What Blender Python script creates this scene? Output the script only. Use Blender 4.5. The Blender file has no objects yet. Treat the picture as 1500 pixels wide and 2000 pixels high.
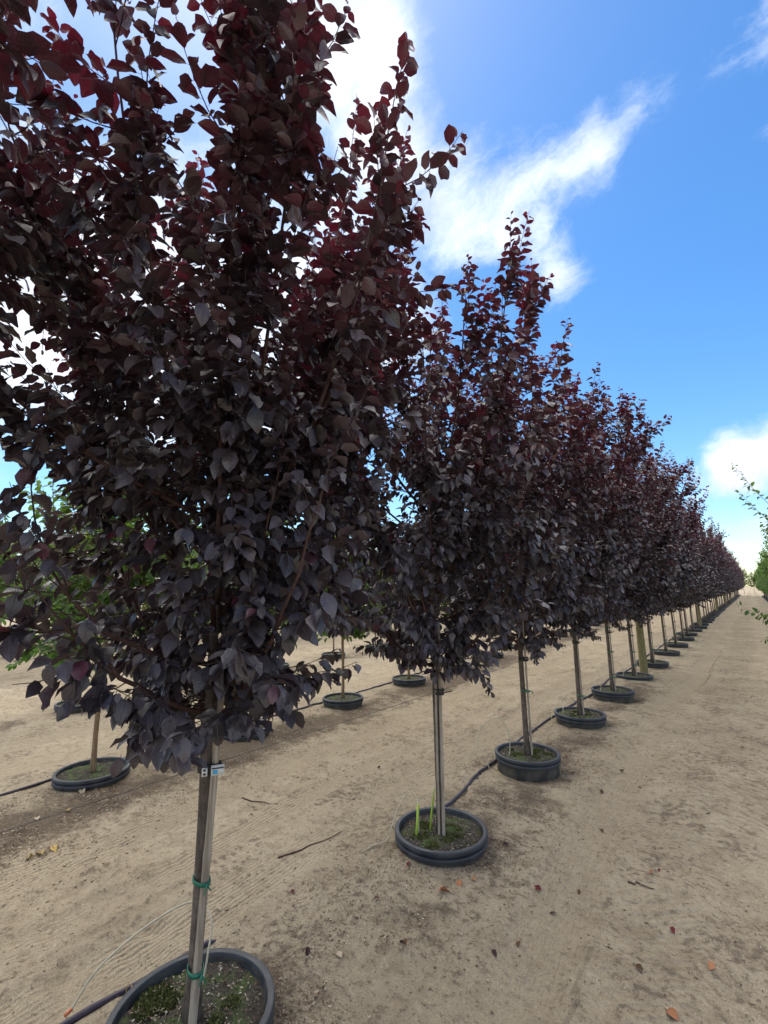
import bpy, math
import numpy as np
from mathutils import Matrix, Vector, Quaternion

SC = bpy.context.scene
COL = SC.collection
R = math.radians

# ------------------------------------------------------------------ camera
F_PX, YAW, PITCH, ROLL = 896.7, R(38.13), R(9.73), R(-0.757)
SOIL = 0.10                      # height of the soil in a pot
CAM = np.array([0.0, 0.0, 1.65 + SOIL])
FW = np.array([-math.sin(YAW) * math.cos(PITCH), math.cos(YAW) * math.cos(PITCH), math.sin(PITCH)])
_r = np.array([math.cos(YAW), math.sin(YAW), 0.0])
_u = np.cross(_r, FW)
RT = _r * math.cos(ROLL) + _u * math.sin(ROLL)
UP = -_r * math.sin(ROLL) + _u * math.cos(ROLL)
cam_d = bpy.data.cameras.new('camera')
cam = bpy.data.objects.new('camera', cam_d)
COL.objects.link(cam)
cam.matrix_world = Matrix(((RT[0], UP[0], -FW[0], CAM[0]), (RT[1], UP[1], -FW[1], CAM[1]),
                           (RT[2], UP[2], -FW[2], CAM[2]), (0, 0, 0, 1)))
cam_d.sensor_fit = 'HORIZONTAL'
cam_d.sensor_width = 36.0
cam_d.lens = 36.0 * F_PX / 1500.0
cam_d.clip_start = 0.02
cam_d.clip_end = 5000.0
SC.camera = cam


def ray(px, py):
    d = FW + RT * (px - 750) / F_PX - UP * (py - 1000) / F_PX
    return d / np.linalg.norm(d)


def on_level(px, py, z):
    d = ray(px, py)
    return CAM + d * ((z - CAM[2]) / d[2])


def to_px(P):
    Q = np.asarray(P) - CAM
    d = Q @ FW
    return 750 + F_PX * (Q @ RT) / d, 1000 - F_PX * (Q @ UP) / d, d


# ------------------------------------------------------------------ world: blue sky with drifting cloud
SUN_AZ, SUN_EL = R(-64), R(66)          # azimuth from +Y towards +X
SUN_DIR = Vector((math.sin(SUN_AZ) * math.cos(SUN_EL), math.cos(SUN_AZ) * math.cos(SUN_EL), math.sin(SUN_EL)))
SKY_STRENGTH = 0.12
EXPOSURE = 1.5
world = bpy.data.worlds.new('World')
SC.world = world
world.use_nodes = True
wt = world.node_tree
wn, wl = wt.nodes, wt.links
wn.clear()


def N(tree, typ, **kw):
    n = tree.nodes.new(typ)
    for k, v in kw.items():
        setattr(n, k, v)
    return n


def setin(n, **kw):
    for k, v in kw.items():
        n.inputs[k.replace('_', ' ')].default_value = v


def math_n(tree, op, a, b=None, clamp=False):
    n = tree.nodes.new('ShaderNodeMath')
    n.operation = op
    n.use_clamp = clamp
    for i, v in enumerate((a, b)):
        if v is None:
            continue
        if isinstance(v, (int, float)):
            n.inputs[i].default_value = v
        else:
            tree.links.new(v, n.inputs[i])
    return n.outputs[0]


def smooth_n(tree, v, lo, hi, a=0.0, b=1.0):
    n = tree.nodes.new('ShaderNodeMapRange')
    n.interpolation_type = 'SMOOTHSTEP'
    tree.links.new(v, n.inputs[0])
    for i, x in zip((1, 2, 3, 4), (lo, hi, a, b)):
        n.inputs[i].default_value = x
    return n.outputs[0]


def mix_n(tree, fac, a, b, blend='MIX'):
    n = tree.nodes.new('ShaderNodeMix')
    n.data_type = 'RGBA'
    n.blend_type = blend
    for s, v in ((n.inputs[0], fac), (n.inputs[6], a), (n.inputs[7], b)):
        if hasattr(v, 'is_output') or isinstance(v, bpy.types.NodeSocket):
            tree.links.new(v, s)
        elif isinstance(v, (int, float)):
            s.default_value = v
        else:
            s.default_value = (*v, 1.0) if len(v) == 3 else v
    return n.outputs[2]


def noise_n(tree, vec, scale, detail=4.0, rough=0.55, dist=0.0):
    n = tree.nodes.new('ShaderNodeTexNoise')
    if vec is not None:
        tree.links.new(vec, n.inputs['Vector'])
    n.inputs['Scale'].default_value = scale
    n.inputs['Detail'].default_value = detail
    n.inputs['Roughness'].default_value = rough
    n.inputs['Distortion'].default_value = dist
    return n


nrm0 = lambda v: v / np.linalg.norm(v)
sky = N(wt, 'ShaderNodeTexSky', sky_type='NISHITA')
sky.sun_disc = False
sky.sun_elevation = SUN_EL
sky.sun_rotation = SUN_AZ
sky.altitude = 100
sky.air_density = 1.0
sky.dust_density = 0.4
sky.ozone_density = 2.0
hs = N(wt, 'ShaderNodeHueSaturation')
hs.inputs['Saturation'].default_value = 1.30
hs.inputs['Value'].default_value = 0.67
wl.new(sky.outputs[0], hs.inputs['Color'])
tc = N(wt, 'ShaderNodeTexCoord')
dirv = tc.outputs['Generated']
dn = N(wt, 'ShaderNodeVectorMath', operation='NORMALIZE')
wl.new(dirv, dn.inputs[0])
# wind-torn edges: bend the direction with noise
wob = noise_n(wt, dn.outputs[0], 3.2, 6.0, 0.6)
ws = N(wt, 'ShaderNodeVectorMath', operation='SUBTRACT')
wl.new(wob.outputs['Color'], ws.inputs[0])
ws.inputs[1].default_value = (0.5, 0.5, 0.5)
wm = N(wt, 'ShaderNodeVectorMath', operation='SCALE')
wl.new(ws.outputs[0], wm.inputs[0])
wm.inputs['Scale'].default_value = 0.17
wa = N(wt, 'ShaderNodeVectorMath', operation='ADD')
wl.new(dn.outputs[0], wa.inputs[0])
wl.new(wm.outputs[0], wa.inputs[1])
# where the clouds of this sky hang (directions), angular radius, weight
CLOUDS = [((600, -120), (690, 120), .16, .95), ((690, 120), (780, 300), .14, .80), ((780, 300), (900, 420), .14, .66), ((640, 420), (960, 440), .11, .60),
          ((880, 450), (1150, 310), .085, .58), ((1150, 310), (1310, 180), .055, .30), ((1040, 440), (1100, 540), .085, .58), ((-200, 640), (260, 560), .30, 1.1),
          ((260, 560), (700, 620), .24, .85), ((420, 300), (560, 330), .12, .45), ((240, 780), (640, 760), .2, .8),
          ((1410, 905), (1600, 850), .07, 1.0), ((1350, 935), (1480, 925), .04, .75), ((1390, 1050), (1560, 1035), .05, .52), ((1390, 1110), (1560, 1090), .04, .36),
          ((1395, 380), (1460, 370), .022, .35)]
blob = None


def vmath(op, a, b):
    n = N(wt, 'ShaderNodeVectorMath', operation=op)
    for i, v in enumerate((a, b)):
        if isinstance(v, tuple):
            n.inputs[i].default_value = v
        else:
            wl.new(v, n.inputs[i])
    return n


for (pa, pb, rad, wgt) in CLOUDS:
    da, db = ray(*pa), ray(*pb)
    ab = db - da
    pav = vmath('SUBTRACT', wa.outputs[0], tuple(da)).outputs[0]
    tt = math_n(wt, 'DIVIDE', vmath('DOT_PRODUCT', pav, tuple(ab)).outputs['Value'], float(ab @ ab), True)
    sc = N(wt, 'ShaderNodeVectorMath', operation='SCALE')
    sc.inputs[0].default_value = tuple(ab)
    wl.new(tt, sc.inputs['Scale'])
    ds = vmath('DISTANCE', pav, sc.outputs[0]).outputs['Value']
    s_ = smooth_n(wt, ds, 0.0, rad * 1.25, wgt, 0.0)
    blob = s_ if blob is None else math_n(wt, 'MAXIMUM', blob, s_)
# the rest of the sky, beyond the lens, carries the same broken cloud
gen = noise_n(wt, dn.outputs[0], 1.7, 7.0, 0.58, 0.3)
axis = N(wt, 'ShaderNodeVectorMath', operation='DOT_PRODUCT')
wl.new(dn.outputs[0], axis.inputs[0])
axis.inputs[1].default_value = tuple(FW)
away = smooth_n(wt, axis.outputs['Value'], 0.50, 0.72, 1.0, 0.0)
gfield = math_n(wt, 'MULTIPLY', smooth_n(wt, gen.outputs['Fac'], 0.40, 0.60, 0.0, 0.95), away)
blob = math_n(wt, 'MAXIMUM', blob, gfield)
# streaks drawn out along the wind
e1 = nrm0(ray(1310, 180) - ray(900, 460)); e2 = nrm0(np.cross(ray(1100, 320), e1)); e3 = np.cross(e1, e2)
cmb = N(wt, 'ShaderNodeCombineXYZ')
for i_, (e_, k_) in enumerate(((e1, 0.42), (e2, 1.0), (e3, 1.0))):
    wl.new(math_n(wt, 'MULTIPLY', vmath('DOT_PRODUCT', wa.outputs[0], tuple(e_)).outputs['Value'], k_), cmb.inputs[i_])
fine = noise_n(wt, cmb.outputs[0], 11.0, 9.0, 0.66, 0.3)
dens = math_n(wt, 'ADD', blob, math_n(wt, 'MULTIPLY', math_n(wt, 'SUBTRACT', fine.outputs['Fac'], 0.5), 1.15))
cover = smooth_n(wt, dens, 0.20, 0.84, 0.0, 0.95)
thick = smooth_n(wt, dens, 0.55, 1.15)
CL = 0.48 / SKY_STRENGTH
ccol = mix_n(wt, thick, (0.86 * CL, 0.93 * CL, 1.06 * CL), (1.02 * CL, 1.03 * CL, 1.06 * CL))
under = noise_n(wt, dn.outputs[0], 5.0, 4.0, 0.5)
ccol = mix_n(wt, smooth_n(wt, under.outputs['Fac'], 0.42, 0.68, 0.0, 0.6), ccol, (0.52 * CL, 0.58 * CL, 0.68 * CL))
skyc = mix_n(wt, cover, hs.outputs[0], ccol)
bg = N(wt, 'ShaderNodeBackground')
wl.new(skyc, bg.inputs['Color'])
bg.inputs['Strength'].default_value = SKY_STRENGTH
wo = N(wt, 'ShaderNodeOutputWorld')
wl.new(bg.outputs[0], wo.inputs['Surface'])

sun_d = bpy.data.lights.new('sun', 'SUN')
sun_d.energy = 2.1
sun_d.angle = R(95)
sun_d.color = (1.0, 0.91, 0.78)
sun = bpy.data.objects.new('sun', sun_d)
COL.objects.link(sun)
sun.rotation_mode = 'QUATERNION'
sun.rotation_quaternion = SUN_DIR.to_track_quat('Z', 'Y')
sun.location = (-8, 6, 20)

vs = SC.view_settings
SC.display_settings.display_device = 'sRGB'
vs.view_transform = 'Standard'
vs.look = 'None'
vs.gamma = 1.0
vs.use_curve_mapping = False
vs.exposure = EXPOSURE
SC.cycles.max_bounces = 5
SC.cycles.diffuse_bounces = 3
SC.cycles.transmission_bounces = 4

# ------------------------------------------------------------------ small tools
def vnoise(x, y, seed=0):
    x = np.asarray(x, float); y = np.asarray(y, float)
    xi = np.floor(x); yi = np.floor(y)
    fx = x - xi; fy = y - yi
    fx = fx * fx * (3 - 2 * fx); fy = fy * fy * (3 - 2 * fy)

    def h(a, b):
        v = np.sin(a * 127.1 + b * 311.7 + seed * 74.7) * 43758.5453
        return v - np.floor(v)
    a = h(xi, yi); b = h(xi + 1, yi); c = h(xi, yi + 1); d = h(xi + 1, yi + 1)
    return (a * (1 - fx) + b * fx) * (1 - fy) + (c * (1 - fx) + d * fx) * fy


def fbm(x, y, seed=0, octv=4):
    s = 0; a = 0.5; t = 0
    for o in range(octv):
        s = s + a * vnoise(x * 2 ** o, y * 2 ** o, seed + o * 13); t += a; a *= 0.5
    return s / t


def sstep(v, lo, hi):
    t = np.clip((v - lo) / (hi - lo), 0, 1)
    return t * t * (3 - 2 * t)


class Geo:
    """collects faces; build() links them as one mesh object"""

    def __init__(self):
        self.v = []; self.loops = []; self.tot = []; self.n = 0; self.col = []; self.uv = []

    def add(self, verts, loops, tots, col=None, uv=None):
        verts = np.asarray(verts, np.float32).reshape(-1, 3)
        self.v.append(verts)
        self.loops.append(np.asarray(loops, np.int32).ravel() + self.n)
        self.tot.append(np.asarray(tots, np.int32).ravel())
        self.n += len(verts)
        if col is not None:
            self.col.append(np.broadcast_to(np.asarray(col, np.float32), (len(verts), 4)))
        if uv is not None:
            self.uv.append(np.asarray(uv, np.float32).reshape(-1, 2))
        return self

    def faces(self, verts, faces, col=None):
        return self.add(verts, [i for f in faces for i in f], [len(f) for f in faces], col)

    def tube(self, pts, rad, k=6, caps=True, col=None, squash=None):
        P = np.asarray(pts, float); n = len(P)
        rad = np.broadcast_to(np.asarray(rad, float), (n,))
        T = np.gradient(P, axis=0)
        T /= np.linalg.norm(T, axis=1)[:, None] + 1e-12
        ref = np.array([0, 0, 1.0]) if abs(T[0][2]) < 0.9 else np.array([1.0, 0, 0])
        A = np.cross(T[0], ref); A /= np.linalg.norm(A)
        rings = []
        ang = np.arange(k) * 2 * math.pi / k
        for i in range(n):
            A = A - T[i] * (A @ T[i]); A /= np.linalg.norm(A) + 1e-12
            B = np.cross(T[i], A)
            ring = np.cos(ang)[:, None] * A + np.sin(ang)[:, None] * B
            rings.append(P[i] + ring * rad[i])
        V = np.concatenate(rings)
        i0 = np.arange(n - 1)[:, None] * k + np.arange(k)[None]
        i1 = np.arange(n - 1)[:, None] * k + (np.arange(k)[None] + 1) % k
        Q = np.stack([i0, i1, i1 + k, i0 + k], -1).reshape(-1)
        lo = [Q]; to = [np.full(len(Q) // 4, 4)]
        if caps:
            lo += [np.arange(k)[::-1], (n - 1) * k + np.arange(k)]; to += [[k], [k]]
        return self.add(V, np.concatenate(lo), np.concatenate(to), col)

    def lathe(self, prof, k=40, col=None, close=False):
        prof = np.asarray(prof, float); n = len(prof)
        a = np.arange(k) * 2 * math.pi / k
        V = np.stack([prof[:, None, 0] * np.cos(a), prof[:, None, 0] * np.sin(a), np.repeat(prof[:, 1:2], k, 1)], -1).reshape(-1, 3)
        i0 = np.arange(n - 1)[:, None] * k + np.arange(k)[None]
        i1 = np.arange(n - 1)[:, None] * k + (np.arange(k)[None] + 1) % k
        Q = np.stack([i0, i1, i1 + k, i0 + k], -1).reshape(-1)
        return self.add(V, Q, np.full(len(Q) // 4, 4), col)

    def mesh(self, name, mat, smooth=True):
        me = bpy.data.meshes.new(name)
        V = np.concatenate(self.v); L = np.concatenate(self.loops); T = np.concatenate(self.tot)
        me.vertices.add(len(V)); me.vertices.foreach_set('co', V.ravel())
        me.loops.add(len(L)); me.loops.foreach_set('vertex_index', L)
        me.polygons.add(len(T))
        st = np.zeros(len(T), np.int32); st[1:] = np.cumsum(T)[:-1]
        me.polygons.foreach_set('loop_start', st)
        if smooth:
            me.polygons.foreach_set('use_smooth', np.ones(len(T), bool))
        if self.uv:
            u = np.concatenate(self.uv)
            me.uv_layers.new(name='UVMap').data.foreach_set('uv', u[L].ravel())
        if self.col:
            c = np.concatenate(self.col)
            me.color_attributes.new('tint', 'FLOAT_COLOR', 'POINT').data.foreach_set('color', c.ravel())
        me.update(calc_edges=True)
        me.validate()
        if mat:
            me.materials.append(mat)
        return me

    def build(self, name, mat, parent=None, smooth=True, kind=None):
        return link(name, self.mesh(name, mat, smooth), parent, kind)


def link(name, me, parent=None, kind=None):
    o = bpy.data.objects.new(name, me)
    COL.objects.link(o)
    if parent is not None:
        o.parent = parent
    if kind:
        o['kind'] = kind
    return o


def tag(o, label, cat, group=None):
    o['label'] = label
    o['category'] = cat
    if group:
        o['group'] = group
    return o


def empty(name, loc, rz=0.0, label=None, cat=None, group=None):
    o = bpy.data.objects.new(name, None)
    o.empty_display_size = 0.1
    COL.objects.link(o)
    o.location = loc
    o.rotation_euler = (0, 0, rz)
    if label:
        tag(o, label, cat, group)
    return o


def bez(p0, p1, p2, n):
    t = np.linspace(0, 1, n)[:, None]
    return (1 - t) ** 2 * np.asarray(p0) + 2 * t * (1 - t) * np.asarray(p1) + t * t * np.asarray(p2)


def spline(pts, n):
    """Catmull-Rom through the points"""
    P = np.asarray(pts, float)
    P = np.vstack([2 * P[0] - P[1], P, 2 * P[-1] - P[-2]])
    out = []
    for i in range(1, len(P) - 2):
        t = np.linspace(0, 1, n, endpoint=False)[:, None]
        a, b, c, d = P[i - 1], P[i], P[i + 1], P[i + 2]
        out.append(0.5 * (2 * b + (c - a) * t + (2 * a - 5 * b + 4 * c - d) * t * t + (3 * b - a - 3 * c + d) * t ** 3))
    out.append(P[-2][None])
    return np.concatenate(out)


# ------------------------------------------------------------------ materials
def material(name):
    m = bpy.data.materials.new(name)
    m.use_nodes = True
    t = m.node_tree
    p = t.nodes['Principled BSDF']
    return m, t, p


def bump(t, p, h, strength=0.4, dist=0.01):
    b = t.nodes.new('ShaderNodeBump')
    b.inputs['Strength'].default_value = strength
    b.inputs['Distance'].default_value = dist
    t.links.new(h, b.inputs['Height'])
    t.links.new(b.outputs[0], p.inputs['Normal'])
    return b


def objcoord(t):
    return t.nodes.new('ShaderNodeTexCoord').outputs['Object']


def leaf_material(name, dark, young, trans, trans_fac, rough, spec, vein=0.25):
    m, t, p = material(name)
    at = t.nodes.new('ShaderNodeAttribute'); at.attribute_name = 'tint'
    sep = t.nodes.new('ShaderNodeSeparateColor'); t.links.new(at.outputs['Color'], sep.inputs[0])
    base = mix_n(t, sep.outputs[0], dark, young)
    vv = t.nodes.new('ShaderNodeMath'); vv.operation = 'MULTIPLY_ADD'
    t.links.new(sep.outputs[1], vv.inputs[0]); vv.inputs[1].default_value = 1.35; vv.inputs[2].default_value = 0.32
    bc = t.nodes.new('ShaderNodeCombineColor')
    for i in range(3):
        t.links.new(vv.outputs[0], bc.inputs[i])
    base = mix_n(t, 1.0, base, bc.outputs[0], 'MULTIPLY')
    # veins from the leaf's own coordinates: midrib and slanting side veins
    uv = t.nodes.new('ShaderNodeUVMap'); uv.uv_map = 'UVMap'
    su = t.nodes.new('ShaderNodeSeparateXYZ'); t.links.new(uv.outputs[0], su.inputs[0])
    av = math_n(t, 'ABSOLUTE', math_n(t, 'SUBTRACT', su.outputs[1], 0.5))
    ph = math_n(t, 'SUBTRACT', su.outputs[0], math_n(t, 'MULTIPLY', av, 0.55))
    wav = math_n(t, 'SINE', math_n(t, 'MULTIPLY', ph, 2 * math.pi * 7.5))
    side = smooth_n(t, wav, 0.72, 1.0)
    mid = smooth_n(t, av, 0.0, 0.035, 1.0, 0.0)
    veins = math_n(t, 'MAXIMUM', mid, math_n(t, 'MULTIPLY', side, 0.7))
    nz = noise_n(t, uv.outputs[0], 9.0, 5.0, 0.6)
    base = mix_n(t, math_n(t, 'MULTIPLY', veins, vein), base, tuple(min(1, c * 2.2 + 0.012) for c in dark))
    blotch = smooth_n(t, nz.outputs['Fac'], 0.35, 0.75, 0.72, 1.25)
    bc2 = t.nodes.new('ShaderNodeCombineColor')
    for i in range(3):
        t.links.new(blotch, bc2.inputs[i])
    base = mix_n(t, 1.0, base, bc2.outputs[0], 'MULTIPLY')
    t.links.new(base, p.inputs['Base Color'])
    p.inputs['Roughness'].default_value = rough
    p.inputs['Specular IOR Level'].default_value = spec
    hgt = math_n(t, 'SUBTRACT', math_n(t, 'MULTIPLY', nz.outputs['Fac'], 0.6), veins)
    bump(t, p, hgt, 0.55, 0.002)
    tr = t.nodes.new('ShaderNodeBsdfTranslucent')
    tcol = mix_n(t, sep.outputs[0], trans[0], trans[1])
    t.links.new(tcol, tr.inputs['Color'])
    mx = t.nodes.new('ShaderNodeMixShader')
    mx.inputs[0].default_value = trans_fac
    t.links.new(p.outputs[0], mx.inputs[1]); t.links.new(tr.outputs[0], mx.inputs[2])
    t.links.new(mx.outputs[0], t.nodes['Material Output'].inputs['Surface'])
    return m


M = {}
M['plum_leaf'] = leaf_material('plum_leaf', (0.074, 0.060, 0.073), (0.125, 0.012, 0.031),
                               ((0.030, 0.004, 0.010), (0.25, 0.009, 0.032)), 0.24, 0.37, 1.0, 0.25)
M['green_leaf'] = leaf_material('green_leaf', (0.06, 0.12, 0.026), (0.16, 0.24, 0.05),
                                ((0.14, 0.28, 0.04), (0.28, 0.40, 0.06)), 0.38, 0.5, 0.4, 0.2)
M['copper_leaf'] = leaf_material('copper_leaf', (0.05, 0.075, 0.022), (0.10, 0.028, 0.016),
                                 ((0.10, 0.16, 0.03), (0.22, 0.05, 0.02)), 0.32, 0.5, 0.4, 0.2)


def bark_material(name, a, b, scale=30.0, bands=0.0):
    m, t, p = material(name)
    c = objcoord(t)
    mp = t.nodes.new('ShaderNodeMapping'); mp.inputs['Scale'].default_value = (1, 1, 0.35)
    t.links.new(c, mp.inputs[0])
    n1 = noise_n(t, mp.outputs[0], scale, 6.0, 0.65)
    base = mix_n(t, smooth_n(t, n1.outputs['Fac'], 0.3, 0.7), a, b)
    if bands:
        w = t.nodes.new('ShaderNodeMapping'); w.inputs['Scale'].default_value = (0.25, 0.25, 1.0)
        t.links.new(c, w.inputs[0])
        n2 = noise_n(t, w.outputs[0], 55.0, 3.0, 0.6)
        base = mix_n(t, smooth_n(t, n2.outputs['Fac'], 0.58, 0.68, 0.0, bands), base, tuple(x * 0.45 for x in a))
    t.links.new(base, p.inputs['Base Color'])
    p.inputs['Roughness'].default_value = 0.8
    p.inputs['Specular IOR Level'].default_value = 0.25
    bump(t, p, n1.outputs['Fac'], 0.5, 0.006)
    return m


M['bark'] = bark_material('plum_bark', (0.072, 0.055, 0.046), (0.18, 0.145, 0.12), 38.0, 0.6)
M['twig'] = bark_material('twig_bark', (0.045, 0.025, 0.022), (0.10, 0.055, 0.045), 50.0)
M['tan_bark'] = bark_material('tan_bark', (0.20, 0.13, 0.075), (0.33, 0.24, 0.15), 30.0, 0.4)
M['post'] = bark_material('post_wood', (0.15, 0.135, 0.060), (0.27, 0.235, 0.12), 22.0, 0.3)


def bamboo_material():
    m, t, p = material('bamboo')
    c = objcoord(t)
    mp = t.nodes.new('ShaderNodeMapping'); mp.inputs['Scale'].default_value = (1, 1, 0.06)
    t.links.new(c, mp.inputs[0])
    n1 = noise_n(t, mp.outputs[0], 70.0, 5.0, 0.6)
    n2 = noise_n(t, c, 6.0, 4.0, 0.6)
    base = mix_n(t, smooth_n(t, n1.outputs['Fac'], 0.3, 0.72), (0.21, 0.165, 0.125), (0.44, 0.385, 0.31))
    base = mix_n(t, smooth_n(t, n2.outputs['Fac'], 0.52, 0.75, 0.0, 0.6), base, (0.12, 0.095, 0.08))
    n3 = noise_n(t, c, 4.0, 2.0, 0.5)
    base = mix_n(t, smooth_n(t, n3.outputs['Fac'], 0.68, 0.75, 0.0, 0.8), base, (0.42, 0.22, 0.07))
    t.links.new(base, p.inputs['Base Color'])
    p.inputs['Roughness'].default_value = 0.6
    bump(t, p, n1.outputs['Fac'], 0.3, 0.002)
    return m


M['bamboo'] = bamboo_material()


def plastic_material(name, col, dust, amount=0.5, rough=0.42):
    m, t, p = material(name)
    c = objcoord(t)
    n1 = noise_n(t, c, 9.0, 6.0, 0.65)
    n2 = noise_n(t, c, 60.0, 4.0, 0.6)
    f = math_n(t, 'MULTIPLY', smooth_n(t, n1.outputs['Fac'], 0.35, 0.75), amount)
    f2 = math_n(t, 'MAXIMUM', f, math_n(t, 'MULTIPLY', smooth_n(t, n2.outputs['Fac'], 0.62, 0.75), amount))
    t.links.new(mix_n(t, f2, col, dust), p.inputs['Base Color'])
    t.links.new(smooth_n(t, n1.outputs['Fac'], 0.3, 0.7, rough, rough + 0.3), p.inputs['Roughness'])
    bump(t, p, n2.outputs['Fac'], 0.12, 0.003)
    return m


M['pot'] = plastic_material('pot_plastic', (0.018, 0.023, 0.034), (0.11, 0.11, 0.11), 0.42, 0.38)
M['pot_wall'] = plastic_material('pot_wall_plastic', (0.020, 0.021, 0.022), (0.16, 0.135, 0.10), 0.6, 0.6)
M['hose'] = plastic_material('hose_plastic', (0.030, 0.022, 0.042), (0.13, 0.11, 0.12), 0.5, 0.45)
M['black'] = plastic_material('black_plastic', (0.012, 0.012, 0.013), (0.06, 0.055, 0.05), 0.35, 0.45)
M['drip'] = plastic_material('drip_plastic', (0.50, 0.45, 0.34), (0.32, 0.27, 0.19), 0.5, 0.5)
M['green_tape'] = plastic_material('green_tape', (0.006, 0.13, 0.075), (0.02, 0.16, 0.10), 0.5, 0.4)
M['lime'] = plastic_material('lime_sleeve', (0.36, 0.52, 0.05), (0.30, 0.38, 0.08), 0.5, 0.5)
M['orange'] = plastic_material('orange_plug', (0.55, 0.14, 0.06), (0.4, 0.15, 0.08), 0.4, 0.5)
M['white'] = plastic_material('white_label', (0.72, 0.73, 0.72), (0.5, 0.5, 0.47), 0.3, 0.45)
M['blue'] = plastic_material('blue_print', (0.06, 0.42, 0.75), (0.1, 0.4, 0.6), 0.2, 0.5)
M['wire'] = plastic_material('wire_metal', (0.12, 0.11, 0.10), (0.2, 0.17, 0.13), 0.5, 0.5)


def soil_material():
    m, t, p = material('potting_soil')
    c = objcoord(t)
    n1 = noise_n(t, c, 70.0, 6.0, 0.7)
    n2 = noise_n(t, c, 7.0, 4.0, 0.6)
    n3 = noise_n(t, c, 120.0, 3.0, 0.6)
    base = mix_n(t, smooth_n(t, n1.outputs['Fac'], 0.35, 0.7), (0.022, 0.018, 0.014), (0.085, 0.068, 0.05))
    moss = math_n(t, 'MULTIPLY', smooth_n(t, n2.outputs['Fac'], 0.44, 0.6), smooth_n(t, n1.outputs['Fac'], 0.3, 0.5))
    base = mix_n(t, moss, base, (0.055, 0.085, 0.018))
    base = mix_n(t, smooth_n(t, n3.outputs['Fac'], 0.66, 0.72, 0.0, 0.7), base, (0.30, 0.26, 0.19))
    t.links.new(base, p.inputs['Base Color'])
    p.inputs['Roughness'].default_value = 0.95
    bump(t, p, n1.outputs['Fac'], 0.9, 0.012)
    return m


M['soil'] = soil_material()


def tint_material(name, rough=0.85):
    """colour of each piece carried by the piece itself"""
    m, t, p = material(name)
    at = t.nodes.new('ShaderNodeAttribute'); at.attribute_name = 'tint'
    n1 = noise_n(t, objcoord(t), 140.0, 3.0, 0.6)
    f = smooth_n(t, n1.outputs['Fac'], 0.3, 0.7, 0.7, 1.2)
    cc = t.nodes.new('ShaderNodeCombineColor')
    for i in range(3):
        t.links.new(f, cc.inputs[i])
    t.links.new(mix_n(t, 1.0, at.outputs['Color'], cc.outputs[0], 'MULTIPLY'), p.inputs['Base Color'])
    p.inputs['Roughness'].default_value = rough
    p.inputs['Specular IOR Level'].default_value = 0.25
    return m


M['litter'] = tint_material('litter')

ROW1 = [[-1.95, -0.62], [-1.92, 1.18], [-1.87, 2.97], [-1.96, 4.78], [-1.96, 6.62], [-1.95, 8.41], [-1.92, 10.0],
        [-1.90, 11.95], [-1.91, 14.1], [-1.91, 16.1], [-1.92, 18.1]]
rg = np.random.default_rng(5)
while len(ROW1) < 62:
    ROW1.append([-1.95 + rg.normal(0, 0.03), ROW1[-1][1] + 1.86 + rg.normal(0, 0.05)])
ROW1 = np.array(ROW1)
ROW2X = lambda y: -5.02 - 0.045 * (y - 2)
ROW3X = lambda y: -8.3 - 0.10 * np.minimum(y - 3, 13)
ROWR = 1.5


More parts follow.
